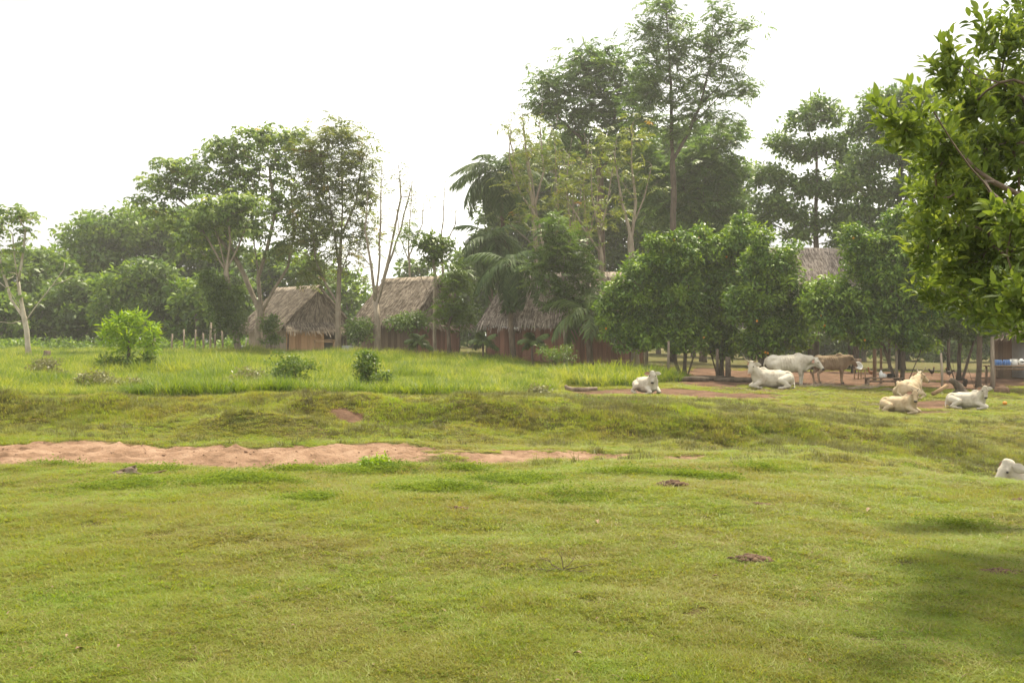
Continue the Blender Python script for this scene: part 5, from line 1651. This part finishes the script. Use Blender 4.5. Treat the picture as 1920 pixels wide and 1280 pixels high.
q = on_ground(456, 71.0)
loose('plastic_drum', MB().tube([(0, 0, -.02), (0, 0, .03), (0, 0, .25), (0, 0, .5), (0, 0, .55), (0, 0, .58)], [.20, .22, .225, .22, .19, .12], 14), 'plastic_white', q, 'white plastic drum by the leaning trunk at the tan hut', 'drum', True)
q = on_ground(652, 64.5)
loose('metal_basin', MB().tube([(0, 0, 0), (0, 0, .12), (0, 0, .42), (0, 0, .45)], [.34, .36, .38, .40], 16), 'grey_panel', q + np.array([0, 0, 0.25]), 'grey metal tub between the two left huts', 'tub', True)
table('low plank stand carrying the grey tub between the huts', 652, 64.5, 0.1, 1.1, 0.8, 0.22, 'plank_brown', 'plank_stand', 'stand', boards=3)
loose('white_can', MB().tube([(0, 0, 0), (0, 0, .3), (0, 0, .36), (0, 0, .40)], [.13, .13, .07, .06], 10), 'plastic_white', on_ground(662, 64.0), 'white can standing right of the grey tub', 'can', True)
ch = empty('wooden_chair', on_ground(1612, 52.0), 0.25)
tag(ch, 'slim wooden chair with a brown backrest behind the tan cow', 'chair')
MB().box((0, 0, 0.50), (0.46, 0.42, 0.04)).build('seat', MATS['wood_light'], ch)
leg_boxes(ch, (-0.2, 0.2), (-0.18, 0.18), 0.5, 0.04, 'wood_light')
for x_ in (-.2, .2):
    MB().box((x_ * 1.0, 0.19, 0.78), (0.04, 0.035, 0.56)).build('back_post', MATS['plank_brown'], ch)
MB().box((0, 0.19, 0.88), (0.36, 0.03, 0.34)).build('backrest', MATS['plank_brown'], ch)
MB().box((0, -0.18, 0.2), (0.40, 0.03, 0.03)).build('stretcher', MATS['wood_light'], ch)
cl_ = ch.location
bs = MB()
prof = [(0.0, 0.0), (0.13, 0.0), (0.17, 0.06), (0.215, 0.17), (0.225, 0.175), (0.20, 0.165), (0.155, 0.06), (0.0, 0.02)]
ns = 20
bv = np.array([(x * math.cos(2 * PI * j / ns), x * math.sin(2 * PI * j / ns), z) for x, z in prof for j in range(ns)])
bq = [(i * ns + j, i * ns + (j + 1) % ns, (i + 1) * ns + (j + 1) % ns, (i + 1) * ns + j) for i in range(len(prof) - 1) for j in range(ns)]
bs.add(bv, quads=bq)
bo = loose('plastic_basin', bs, 'plastic_white', (cl_.x - 0.14, cl_.y - 0.02, cl_.z + 0.62), 'white plastic basin tilted up on the wooden chair', 'basin', True)
bo.rotation_euler = (R(62), R(8), R(12))

# stump with a leaning billet, log, branches
sb = on_ground(1797, 42.0)
sm = MB()
a_ = np.linspace(0, 1, 9)
sm.tube(np.stack([-0.34 * a_ ** 2.2 + 0.16 * (1 - a_), 0 * a_, -0.1 + 0.80 * a_ - 0.12 * a_ ** 4], -1), [0.34, 0.29, 0.24, 0.20, 0.17, 0.15, 0.14, 0.13, 0.10], 10, wob=0.3)
for k_ in range(4):
    w_ = 0.6 + 1.5 * k_
    sm.tube([(0.12 + .15 * math.cos(w_), .15 * math.sin(w_), .10), (0.12 + .38 * math.cos(w_), .38 * math.sin(w_), .0), (0.12 + .55 * math.cos(w_), .55 * math.sin(w_), -.08)], [.12, .08, .04], 7, wob=.2)
loose('tree_stump', sm, 'bark_dark', sb, 'dark leaning tree stump behind the cream cow', 'stump', True)
lb = on_ground(1762, 41.0)
loose('wood_billet', MB().tube([(-0.30, 0, 0.06), (0.0, 0.03, 0.22), (0.32, 0.05, 0.42)], [.085, .09, .085], 8, wob=.15), 'wood_light', lb, 'pale split billet leaning against the dark stump', 'log', True)
lg = on_ground(1090, 38.5)
lm_ = MB().tube([(-0.62, 0, 0.24), (-0.56, 0, 0.13), (-0.35, 0, 0.07), (0.1, 0.05, 0.08), (0.62, 0.1, 0.10)], [.05, .10, .09, .085, .07], 9, wob=.2)
loose('fallen_log', lm_, 'dead_wood', lg, 'pale fallen log with an upturned end beside the red earth', 'log', True)
for i, (u_, Y_, ln, rz) in enumerate(((1330, 47.2, 2.4, 0.1), (1380, 46.6, 2.0, -0.15), (1300, 46.0, 1.6, 0.3))):
    q = on_ground(u_, Y_)
    loose('dark_log', MB().tube([(-ln / 2, 0, .10), (0, .05, .13), (ln / 2, 0, .10)], [.10, .12, .09], 8, wob=.2), 'bark_dark', q, ('long dark log lying under the middle orange tree', 'dark log end nearest the standing cow', 'short dark log at the edge of the tall grass')[i], 'log', True, rz)
q = on_ground(1878, 42.5)
loose('earth_clod', MB().ball((0, 0, .08), (.34, .25, .24), 12, 8, noise=.12), 'clod', q, 'brown lump of earth on the swept yard by the table post', 'clod', True)
q = on_ground(1884, 37.5)
loose('orange_fruit', MB().ball((0, 0, .06), (.085, .085, .075), 12, 8), 'orange_peel', q, 'fallen orange lying in the grass right of the white cow', 'orange', True)


def brush(label, u, Y, spread, n, seed, mat='dead_wood', ln=1.2, h=0.25, rad=0.018, name='dead_branch'):
    r = np.random.default_rng(seed)
    q = on_ground(u, Y)
    b_ = MB()
    for i in range(n):
        c = r.normal(size=2) * spread * np.array([1, 0.5])
        a = r.uniform(-0.6, 0.6) + (PI if r.random() < .5 else 0)
        l_ = ln * r.uniform(0.5, 1.2)
        X0, Y0 = q[0] + c[0], q[1] + c[1]
        g0 = gz(X0, Y0) - q[2]
        t = np.linspace(0, 1, 6)
        P = np.stack([c[0] + np.cos(a) * l_ * (t - .5) + r.normal(0, .05, 6), c[1] + np.sin(a) * l_ * (t - .5) + r.normal(0, .05, 6), g0 + 0.03 + h * r.random() * t + r.normal(0, .015, 6)], -1)
        b_.tube(P, rad * r.uniform(.6, 1.3) * (1.1 - .8 * t), 5)
        k = r.integers(2, 5)
        d_ = np.array([np.cos(a + r.choice([-.7, .7])), np.sin(a + r.choice([-.7, .7])), r.uniform(0, .5)])
        b_.tube([P[k], P[k] + d_ * l_ * .2, P[k] + d_ * l_ * .38 + np.array([0, 0, -.02])], [rad * .6, rad * .45, rad * .2], 4)
    o = b_.build(name, MATS[mat], None, True)
    o.location = q
    return tag(o, label, 'branch')


brush('tangle of dead branches on the earth below the tan cow', 1560, 43.6, 1.5, 26, 91)
brush('dead branches scattered left of the cream cow with raised horns', 1625, 42.8, 0.9, 14, 92)
brush('long thin sticks lying on the grass before the standing cattle', 1500, 38.5, 1.2, 7, 93, ln=1.6, h=0.06, rad=.012)
brush('thin sticks lying on the slope left of the yellowish cow', 1612, 37.0, 0.8, 5, 94, ln=1.4, h=0.08, rad=.010)
brush('loose sticks beside the resting horned cow', 1388, 41.5, 0.5, 5, 95, ln=0.8, h=0.08, rad=.014)

# dead twig on the near pasture
tw = on_ground(1056, 7.35)
b_ = MB()
rt = np.random.default_rng(3)
for a, l_, e in ((2.9, .22, .55), (1.9, .15, 1.35), (0.3, .24, .22), (3.3, .26, .12), (-0.3, .2, .1), (0.9, .16, .6), (3.7, .15, .3)):
    t = np.linspace(0, 1, 6)
    P = np.stack([np.cos(a) * np.cos(e) * l_ * t, np.sin(a) * 0.6 * np.cos(e) * l_ * t, 0.012 + np.sin(e) * l_ * t - 0.05 * l_ * t * t], -1) + rt.normal(0, .004, (6, 3))
    b_.tube(P, 0.0042 * (1.1 - .75 * t), 5)
    d_ = unit((P[4] - P[2])[None])[0] + rt.normal(0, .4, 3) * np.array([1, 1, .5])
    b_.tube([P[3], P[3] + d_ * .035, P[3] + d_ * .06], [.0022, .0018, .001], 4)
loose('dead_twig', b_, 'bark_brown', tw, 'small dead forked twig lying on the near grass', 'twig', True)


BARE = []


def clods(label, u, Y, w, dpt, n, seed, mat='clod', h=0.03):
    h = h * 1.4
    n = int(n * 2.2)
    BARE.append(((u - 960) * Y / F, Y, w * 0.95, dpt * 0.95))
    r = np.random.default_rng(seed)
    q = on_ground(u, Y)
    b_ = MB()
    for i in range(n):
        x, y = r.normal(0, .42, 2) * np.array([w, dpt])
        k = math.exp(-((x / w) ** 2 + (y / dpt) ** 2) * 2)
        s = h * r.uniform(0.35, 0.9)
        b_.ball((x, y, gz(q[0] + x, q[1] + y) - q[2] + h * k * r.random() + s * .3), (s * r.uniform(.8, 1.5), s * r.uniform(.8, 1.5), s * .8), 7, 5, Matrix.Rotation(r.random() * 6, 3, 'Z'), noise=.22)
    o = b_.build('earth_heap', MATS[mat], None, False)
    o.location = q
    return tag(o, label, 'earth heap')


clods('crumbled dark earth heap in the middle of the near pasture', 1408, 7.75, 0.17, 0.10, 70, 1, 'clod_dark', .022)
clods('crumbled dark earth heap below the gully lip', 1263, 11.6, 0.17, 0.13, 60, 2, 'clod_dark', .03)
clods('reddish earth scrape in the tree shade at the right', 1872, 7.5, 0.16, 0.10, 50, 3, 'clod', .018)
clods('small reddish scrape at the right edge near the gully cow', 1908, 11.8, 0.12, 0.10, 30, 4, 'clod', .02)
clods('flat brown scrape right of the crumbled heap', 1425, 10.3, 0.16, 0.08, 36, 5, 'clod', .016)
clods('faint brown scrape on the pasture left of the middle', 860, 9.9, 0.18, 0.07, 30, 6, 'clod', .014)
q = on_ground(238, 13.2)
loose('rotten_wood', MB().ball((0.06, 0, .05), (.08, .06, .06), 12, 7, noise=.3).ball((-.10, -.05, .02), (.10, .06, .04), 9, 6, noise=.3).tube([(-.22, 0, .02), (-.05, .03, .07), (.12, .0, .13)], [.02, .022, .012], 6).tube([(-.12, -.06, .02), (.08, -.03, .05), (.22, -.08, .03)], [.016, .018, .008], 6), 'dead_wood', q, 'lump of rotten wood on the grass near the sand', 'wood')
q = on_ground(292, 13.3)
loose('split_stick', MB().tube([(-.12, 0, .03), (0, .02, .045), (.13, .05, .075)], [.014, .018, .010], 6), 'dead_leaf', q, 'pale stick lying beside the lump of rotten wood', 'stick', True)


def dead_leaf(label, u, Y, sc, seed):
    r = np.random.default_rng(seed)
    v_, q_ = leaf_shape(r)
    v_ = v_ * np.array([1, 1.1, 1.6]) + np.array([-.5, 0, .25])
    o = loose('dry_leaf', MB().add(v_, quads=q_), 'dead_leaf', on_ground(u, Y, 0.02), label, 'leaf', True, r.random() * 6)
    o.scale = (sc,) * 3


dead_leaf('upright pale chip of leaf at the lower left', 125, 5.75, .035, 1)
dead_leaf('curled brown dead leaf in the lower left corner', 150, 5.5, .06, 2)
dead_leaf('pale dry leaf below the dark heap', 1340, 7.2, .05, 3)
dead_leaf('light dry leaf right of the dead twig', 1120, 9.2, .08, 4)
dead_leaf('dry leaf at the bottom edge near the middle', 1082, 5.45, .06, 5)
dead_leaf('pale dry leaf below the gully lip at the right', 1628, 10.4, .10, 6)

st = on_ground(88, 58.0)
loose('cut_stump', MB().tube([(0, 0, -.1), (0, 0, .25), (.02, 0, .55)], [.26, .2, .19], 10, wob=.2), 'bark_brown', st, 'short cut stump in the far grass left of the sapling', 'stump', True)
# ------------------------------------------------------------------ grass
SRC = {}


def tuft_collection(name, meshes):
    c = bpy.data.collections.new(name)
    for i, me in enumerate(meshes):
        o = bpy.data.objects.new(f'{name}_{i}', me)
        c.objects.link(o)
    return c


def blade_tuft(r, n, h, w, spread, lean, mat, segs=2, flop=0.5):
    b_ = MB()
    for i in range(n):
        a, rr = r.random() * 2 * PI, spread * math.sqrt(r.random())
        p0 = np.array([math.cos(a) * rr, math.sin(a) * rr, -0.1 * h])
        la = r.random() * 2 * PI
        ld = np.array([math.cos(la), math.sin(la), 0])
        hh = h * r.uniform(0.55, 1.15)
        ln = lean * r.uniform(0.3, 1.4)
        sd = np.array([-math.sin(la), math.cos(la), 0]) * w * r.uniform(.7, 1.3) / 2
        v, q = [], []
        for s in range(segs + 1):
            t = s / segs
            c = p0 + np.array([0, 0, 1.1 * hh]) * (t - flop * 0.5 * ln * t * t) + ld * hh * ln * t ** 1.6
            k = (1 - t * 0.85) if s < segs else 0.08
            v += [c - sd * k, c + sd * k]
        for s in range(segs):
            q.append((2 * s, 2 * s + 1, 2 * s + 3, 2 * s + 2))
        b_.add(v, quads=q, tint=r.random())
    return b_.mesh('tuft', MATS[mat])


def weed_tuft(r, n, mat, size=0.05, h=0.08, spread=0.08):
    b_ = MB()
    P = np.stack([r.normal(0, spread, n), r.normal(0, spread, n), h * r.random(n) ** .7], -1)
    a = r.random(n) * 2 * PI
    D = unit(np.stack([np.cos(a), np.sin(a), r.uniform(-.1, .5, n)], -1))
    Nn = unit(np.array([0, 0, 1.0]) + r.normal(size=(n, 3)) * .35)
    Ln = size * r.uniform(.6, 1.2, n)
    leaf_quads(b_, P, D, Nn, Ln, Ln * .65, r.random(n), .1, .15)
    return b_.mesh('weed', MATS[mat])


def scatter(name, pts, rot, scl, idx, coll):
    me = bpy.data.meshes.new(name)
    me.vertices.add(len(pts))
    me.vertices.foreach_set('co', np.asarray(pts, np.float64).ravel())
    a = me.attributes.new('rot', 'FLOAT_VECTOR', 'POINT')
    a.data.foreach_set('vector', np.asarray(rot, np.float32).ravel())
    a = me.attributes.new('scl', 'FLOAT_VECTOR', 'POINT')
    a.data.foreach_set('vector', np.asarray(scl, np.float32).ravel())
    a = me.attributes.new('idx', 'INT', 'POINT')
    a.data.foreach_set('value', np.asarray(idx, np.int32))
    o = link(name, me)
    ng = bpy.data.node_groups.new(name + '_nodes', 'GeometryNodeTree')
    ng.interface.new_socket('Geometry', in_out='INPUT', socket_type='NodeSocketGeometry')
    ng.interface.new_socket('Geometry', in_out='OUTPUT', socket_type='NodeSocketGeometry')
    n, l = ng.nodes, ng.links
    gi, go = n.new('NodeGroupInput'), n.new('NodeGroupOutput')
    ci = n.new('GeometryNodeCollectionInfo')
    ci.inputs['Collection'].default_value = coll
    ci.inputs['Separate Children'].default_value = True
    ci.inputs['Reset Children'].default_value = True
    ip = n.new('GeometryNodeInstanceOnPoints')
    ip.inputs['Pick Instance'].default_value = True

    def attr(nm, ty):
        q = n.new('GeometryNodeInputNamedAttribute')
        q.data_type = ty
        q.inputs['Name'].default_value = nm
        return q.outputs['Attribute']
    l.new(gi.outputs[0], ip.inputs['Points'])
    l.new(ci.outputs[0], ip.inputs['Instance'])
    l.new(attr('idx', 'INT'), ip.inputs['Instance Index'])
    l.new(attr('rot', 'FLOAT_VECTOR'), ip.inputs['Rotation'])
    l.new(attr('scl', 'FLOAT_VECTOR'), ip.inputs['Scale'])
    l.new(ip.outputs[0], go.inputs[0])
    md = o.modifiers.new('scatter', 'NODES')
    md.node_group = ng
    o['kind'] = 'stuff'
    return o


def field_points(n, y0, y1, power, umin, umax, r):
    """random ground points with a density falling off with distance"""
    t = r.random(n)
    if abs(power - 1) < 1e-6:
        Y = y0 * (y1 / y0) ** t
    else:
        e = 2 - power
        Y = (y0 ** e + t * (y1 ** e - y0 ** e)) ** (1 / e) if abs(e) > 1e-6 else y0 * (y1 / y0) ** t
    u = r.uniform(umin, umax, n)
    X = (u - 960) * Y / F
    return X, Y, u


gr = np.random.default_rng(17)
short = [blade_tuft(gr, 30, 0.026, 0.0040, 0.06, 1.7, 'grass_short') for _ in range(5)] + [blade_tuft(gr, 16, 0.024, 0.0036, 0.06, 2.2, 'grass_dry') for _ in range(2)]
c_short = tuft_collection('short_tufts', short)
n = 230000
X, Y, u = field_points(n, 4.2, 62, 2.0, -120, 2040, gr)
keep = (sand_mask(X, Y) + 0.6 * (fbm(X * 3, Y * 3, 41) - .5) < 0.35) & (dirt_mask(X, Y) + 0.5 * (fbm(X * 3, Y * 3, 42) - .5) < 0.35)
bald = fbm(X * 2.3, Y * 2.3, 43)
for bx_, by_, bw_, bd_ in BARE:
    keep &= ((X - bx_) / bw_) ** 2 + ((Y - by_) / bd_) ** 2 > 1
keep &= bald > 0.25
X, Y = X[keep], Y[keep]
n = len(X)
lush = fbm(X * 0.9, Y * 0.9, 44)
bank = np.clip(np.exp(-((Y - 24.8) / 1.9) ** 2), 0, 1)
sc_h = (0.65 + 1.1 * np.clip(lush - .35, 0, 1) + 3.2 * np.clip(lush - .66, 0, 1)) * (0.8 + 0.5 * gr.random(n)) * (0.68 + 0.045 * Y) * (1 + 1.6 * bank)
sc_w = (0.75 + 0.085 * Y)
dryp = np.clip(0.34 - 0.75 * lush + 0.25 * (fbm(X * 0.25, Y * 0.25, 45) - .3), 0.02, 0.6)
idx = np.where(gr.random(n) < dryp, 5 + gr.integers(0, 2, n), gr.integers(0, 5, n))
rot = np.stack([gr.normal(0, .12, n), gr.normal(0, .12, n), gr.random(n) * 6.28], -1)
tag(scatter('grass', np.stack([X, Y, ground_z(X, Y)], -1), rot, np.stack([sc_w, sc_w, sc_h], -1), idx, c_short), 'short cropped pasture grass covering the near ground', 'grass')

leaf_mat('grass_tall_pale', (0.24, 0.27, 0.05), (0.30, 0.32, 0.06), (0.36, 0.37, 0.08), 0.48, inst=True, spec=0.3)
leaf_mat('grass_tall_deep', (0.06, 0.115, 0.016), (0.085, 0.145, 0.02), (0.11, 0.18, 0.024), 0.45, inst=True, spec=0.3)
tall = [blade_tuft(gr, 30, 0.62, 0.02, 0.20, 0.8, mt_, 3, 0.75) for mt_ in ('grass_tall_deep', 'grass_tall_deep', 'grass_tall_pale', 'grass_tall_pale')] + [blade_tuft(gr, 40, 0.56, 0.019, 0.24, 0.7, 'grass_tall', 3, 0.75) for _ in range(5)]
c_tall = tuft_collection('tall_tufts', tall)
n = 26000
X, Y, u = field_points(n, 27.0, 80, 1.0, -120, 1340, gr)
edge = np.interp(u, [-200, 0, 250, 500, 720, 850, 960, 1060, 1130, 1200, 1300, 1400], [28.3, 28.3, 28.4, 28.3, 28.2, 28.8, 31.0, 41.0, 42.0, 42.5, 47, 60])
far = np.interp(u, [-200, 300, 420, 480, 640, 700, 900, 1000, 1150, 1240, 1300], [80, 80, 73, 70, 68, 62, 62, 54, 50.5, 48.5, 47])
keep = (Y > edge + (fbm(X * .6, Y * .6, 46) - .5) * 2.5) & (Y < far) & (dirt_mask(X, Y) < 0.4)
X, Y, u = X[keep], Y[keep], u[keep]
n = len(X)
pt = fbm(X * 0.22, Y * 0.22, 47)
hgt = np.clip(0.55 + 1.9 * (pt - .35), 0.35, 1.45) * gr.uniform(.65, 1.35, n)
hgt *= np.interp(u, [0, 250, 400, 700, 1000, 1200], [0.75, 0.85, 0.9, 1.0, 1.05, 1.1])
rot = np.stack([gr.normal(0, .1, n), gr.normal(0, .1, n), gr.random(n) * 6.28], -1)
tag(scatter('tall_grass', np.stack([X, Y, ground_z(X, Y)], -1), rot, np.stack([hgt * 1.1 + .2, hgt * 1.1 + .2, hgt], -1), np.where(gr.random(n) < 0.36, np.where(fbm(X * .5, Y * .5, 49) + gr.normal(0, .1, n) < .5, gr.integers(0, 2, n), 2 + gr.integers(0, 2, n)), 4 + gr.integers(0, 5, n)), c_tall), 'bright yellow green tall grass in front of the huts', 'grass')

weeds = [weed_tuft(gr, 44, 'weed_leaf', 0.030, 0.07, 0.085) for _ in range(4)]
c_weed = tuft_collection('weed_tufts', weeds)
PX, PY = [], []
for u_, Y_, w_, d_, k in ((700, 14.0, .55, .6, 260), (880, 14.3, .5, .5, 150), (470, 12.2, .8, .5, 260), (420, 12.6, .5, .4, 150), (570, 10.6, .4, .25, 170), (820, 11.4, .7, .35, 260), (960, 12.6, .7, .6, 300), (560, 14.0, .6, .4, 140), (1350, 12.6, .3, .22, 150), (1290, 13.0, .35, .25, 110), (1180, 13.3, .7, .5, 160), (240, 12.0, .8, .5, 160), (300, 13.8, .6, .4, 120), (100, 14.0, .5, .3, 80), (1430, 14.0, .5, .4, 80), (1740, 17.0, .8, .6, 60), (1800, 10.0, .5, .3, 60), (1060, 11.0, .9, .6, 120), (1700, 20.0, 2, 1, 140), (1150, 27.2, 1.2, .5, 160), (1260, 24.5, 1.2, 1, 120), (1450, 25.0, 1.6, 1.0, 160)):
    q = (u_ - 960) * Y_ / F
    k = int(k * .55)
    PX.append(q + gr.normal(0, w_ * .42, k))
    PY.append(Y_ + gr.normal(0, d_ * .42, k))
X, Y = np.concatenate(PX), np.concatenate(PY)
n = len(X)
keep = sand_mask(X, Y) < 0.5
X, Y = X[keep], Y[keep]
n = len(X)
s = gr.uniform(.6, 1.3, n) * np.clip(0.6 + Y * 0.03, 0.8, 1.6)
tag(scatter('weeds', np.stack([X, Y, ground_z(X, Y)], -1), np.stack([gr.normal(0, .15, n), gr.normal(0, .15, n), gr.random(n) * 6.28], -1), np.stack([s, s, s], -1), gr.integers(0, 4, n), c_weed), 'patches of broad leaved green weeds in the pasture', 'weeds')

leaf_mat('grass_rough', (0.09, 0.0792, 0.0288), (0.12, 0.126, 0.0336), (0.18, 0.198, 0.0432), 0.38, pos_scale=0.5, inst=True, spec=0.2)
rough = [blade_tuft(gr, 34, 0.17, 0.010, 0.11, 1.0, 'grass_rough', 2, 0.6) for _ in range(4)]
c_rough = tuft_collection('rough_tufts', rough)
n = 34000
X = gr.uniform(-17, 19, n)
Y = gr.uniform(15.0, 33, n)
w = np.exp(-((Y - 24.6) / 1.5) ** 2) + 0.45 * np.exp(-((Y - 28) / 3.0) ** 2) * (X > -2) + 0.10
cl = fbm(X * 0.9, Y * 0.9, 48, 3)
keep = (gr.random(n) < w * smooth01(cl, 0.36, 0.66) * 2.0) & (sand_mask(X, Y) < .3) & (dirt_mask(X, Y) < .3)
X, Y = X[keep], Y[keep]
n = len(X)
s = gr.uniform(.6, 1.3, n)
tag(scatter('rough_grass', np.stack([X, Y, ground_z(X, Y)], -1), np.stack([gr.normal(0, .15, n), gr.normal(0, .15, n), gr.random(n) * 6.28], -1), np.stack([s, s, s], -1), gr.integers(0, 4, n), c_rough), 'dull rough grass tufts on the banks of the gully', 'grass')

# straw, fallen stalks and single weeds in the turf
litter = []
for k_ in range(4):
    lb_ = MB()
    ln_ = gr.uniform(.05, .10)
    t = np.linspace(0, 1, 5)
    lb_.tube(np.stack([ln_ * (t - .5), .012 * np.sin(t * 3 + k_), .012 + .01 * np.sin(t * 4)], -1), .0022 * (1.2 - .6 * t), 4)
    litter.append(lb_.mesh('stalk', MATS['dead_leaf']))
for k_ in range(2):
    v_, q_ = leaf_shape(gr)
    litter.append(MB().add(v_ * .05 * np.array([1, 1, 1.4]) + np.array([-.025, 0, .022]), quads=q_).mesh('dry_leaf', MATS['dead_leaf'], True))
c_lit = tuft_collection('turf_litter', litter)
X, Y, u = field_points(900, 4.4, 15, 1.2, -100, 2020, gr)
n = len(X)
s = gr.uniform(.35, .8, n)
tag(scatter('litter', np.stack([X, Y, ground_z(X, Y) + .012], -1), np.stack([gr.normal(0, .2, n), gr.normal(0, .2, n), gr.random(n) * 6.28], -1), np.stack([s, s, s], -1), np.where(gr.random(n) < .9, gr.integers(0, 4, n), 4 + gr.integers(0, 2, n)), c_lit), 'pale dry stalks and leaf litter lying in the turf', 'litter')
X, Y, u = field_points(2600, 4.4, 30, 1.8, -100, 2020, gr)
keep = (sand_mask(X, Y) < .3) & (fbm(X * .8, Y * .8, 50) > .42)
X, Y = X[keep], Y[keep]
n = len(X)
s = gr.uniform(.35, .8, n) * np.clip(.6 + .04 * Y, .7, 1.6)
tag(scatter('small_weeds', np.stack([X, Y, ground_z(X, Y)], -1), np.stack([gr.normal(0, .2, n), gr.normal(0, .2, n), gr.random(n) * 6.28], -1), np.stack([s, s, s * .8], -1), gr.integers(0, 4, n), c_weed), 'single low weeds sprinkled through the short turf', 'weeds')

# crumbs of earth strewn over the sand and the bare strip
pb = MB()
k = 700
X = np.concatenate([gr.uniform(-9.5, 3.5, k), gr.uniform(2, 10, 200)])
Y = np.concatenate([gr.uniform(15.2, 20.4, k), gr.uniform(36, 40.5, 200)])
keep = (sand_mask(X, Y) > .3) | (dirt_mask(X, Y) > .3)
for x_, y_ in zip(X[keep], Y[keep]):
    s_ = gr.uniform(.006, .018) * (1.0 if gr.random() < .9 else 1.8)
    pb.ball((x_, y_, gz(x_, y_) + s_ * .2), (s_ * gr.uniform(.8, 1.6), s_ * gr.uniform(.8, 1.4), s_ * .7), 6, 4, noise=.25)
solid_mat('sand_crumb', [(0.3, (0.17, 0.10, 0.065)), (0.7, (0.28, 0.175, 0.115))], 9, 0.95, 0.6, 30)
tag(pb.build('loose_earth', MATS['sand_crumb']), 'loose crumbs of reddish earth strewn on the bare ground', 'earth', kind='stuff')

# ------------------------------------------------------------------ humid air
hz = MB().box((0, 75, 14.5), (420, 270, 36))
ho = hz.build('haze', None)
m, N, L = nodes_of('haze_air')
pv = N.new('ShaderNodeVolumePrincipled')
pv.inputs['Color'].default_value = (1.0, 0.98, 0.93, 1)
pv.inputs['Density'].default_value = 0.0007
pv.inputs['Anisotropy'].default_value = 0.3
o = N.new('ShaderNodeOutputMaterial')
L.new(pv.outputs[0], o.inputs['Volume'])
ho.data.materials.append(m)
tag(ho, 'thin humid haze hanging over the whole pasture', 'haze', kind='stuff')
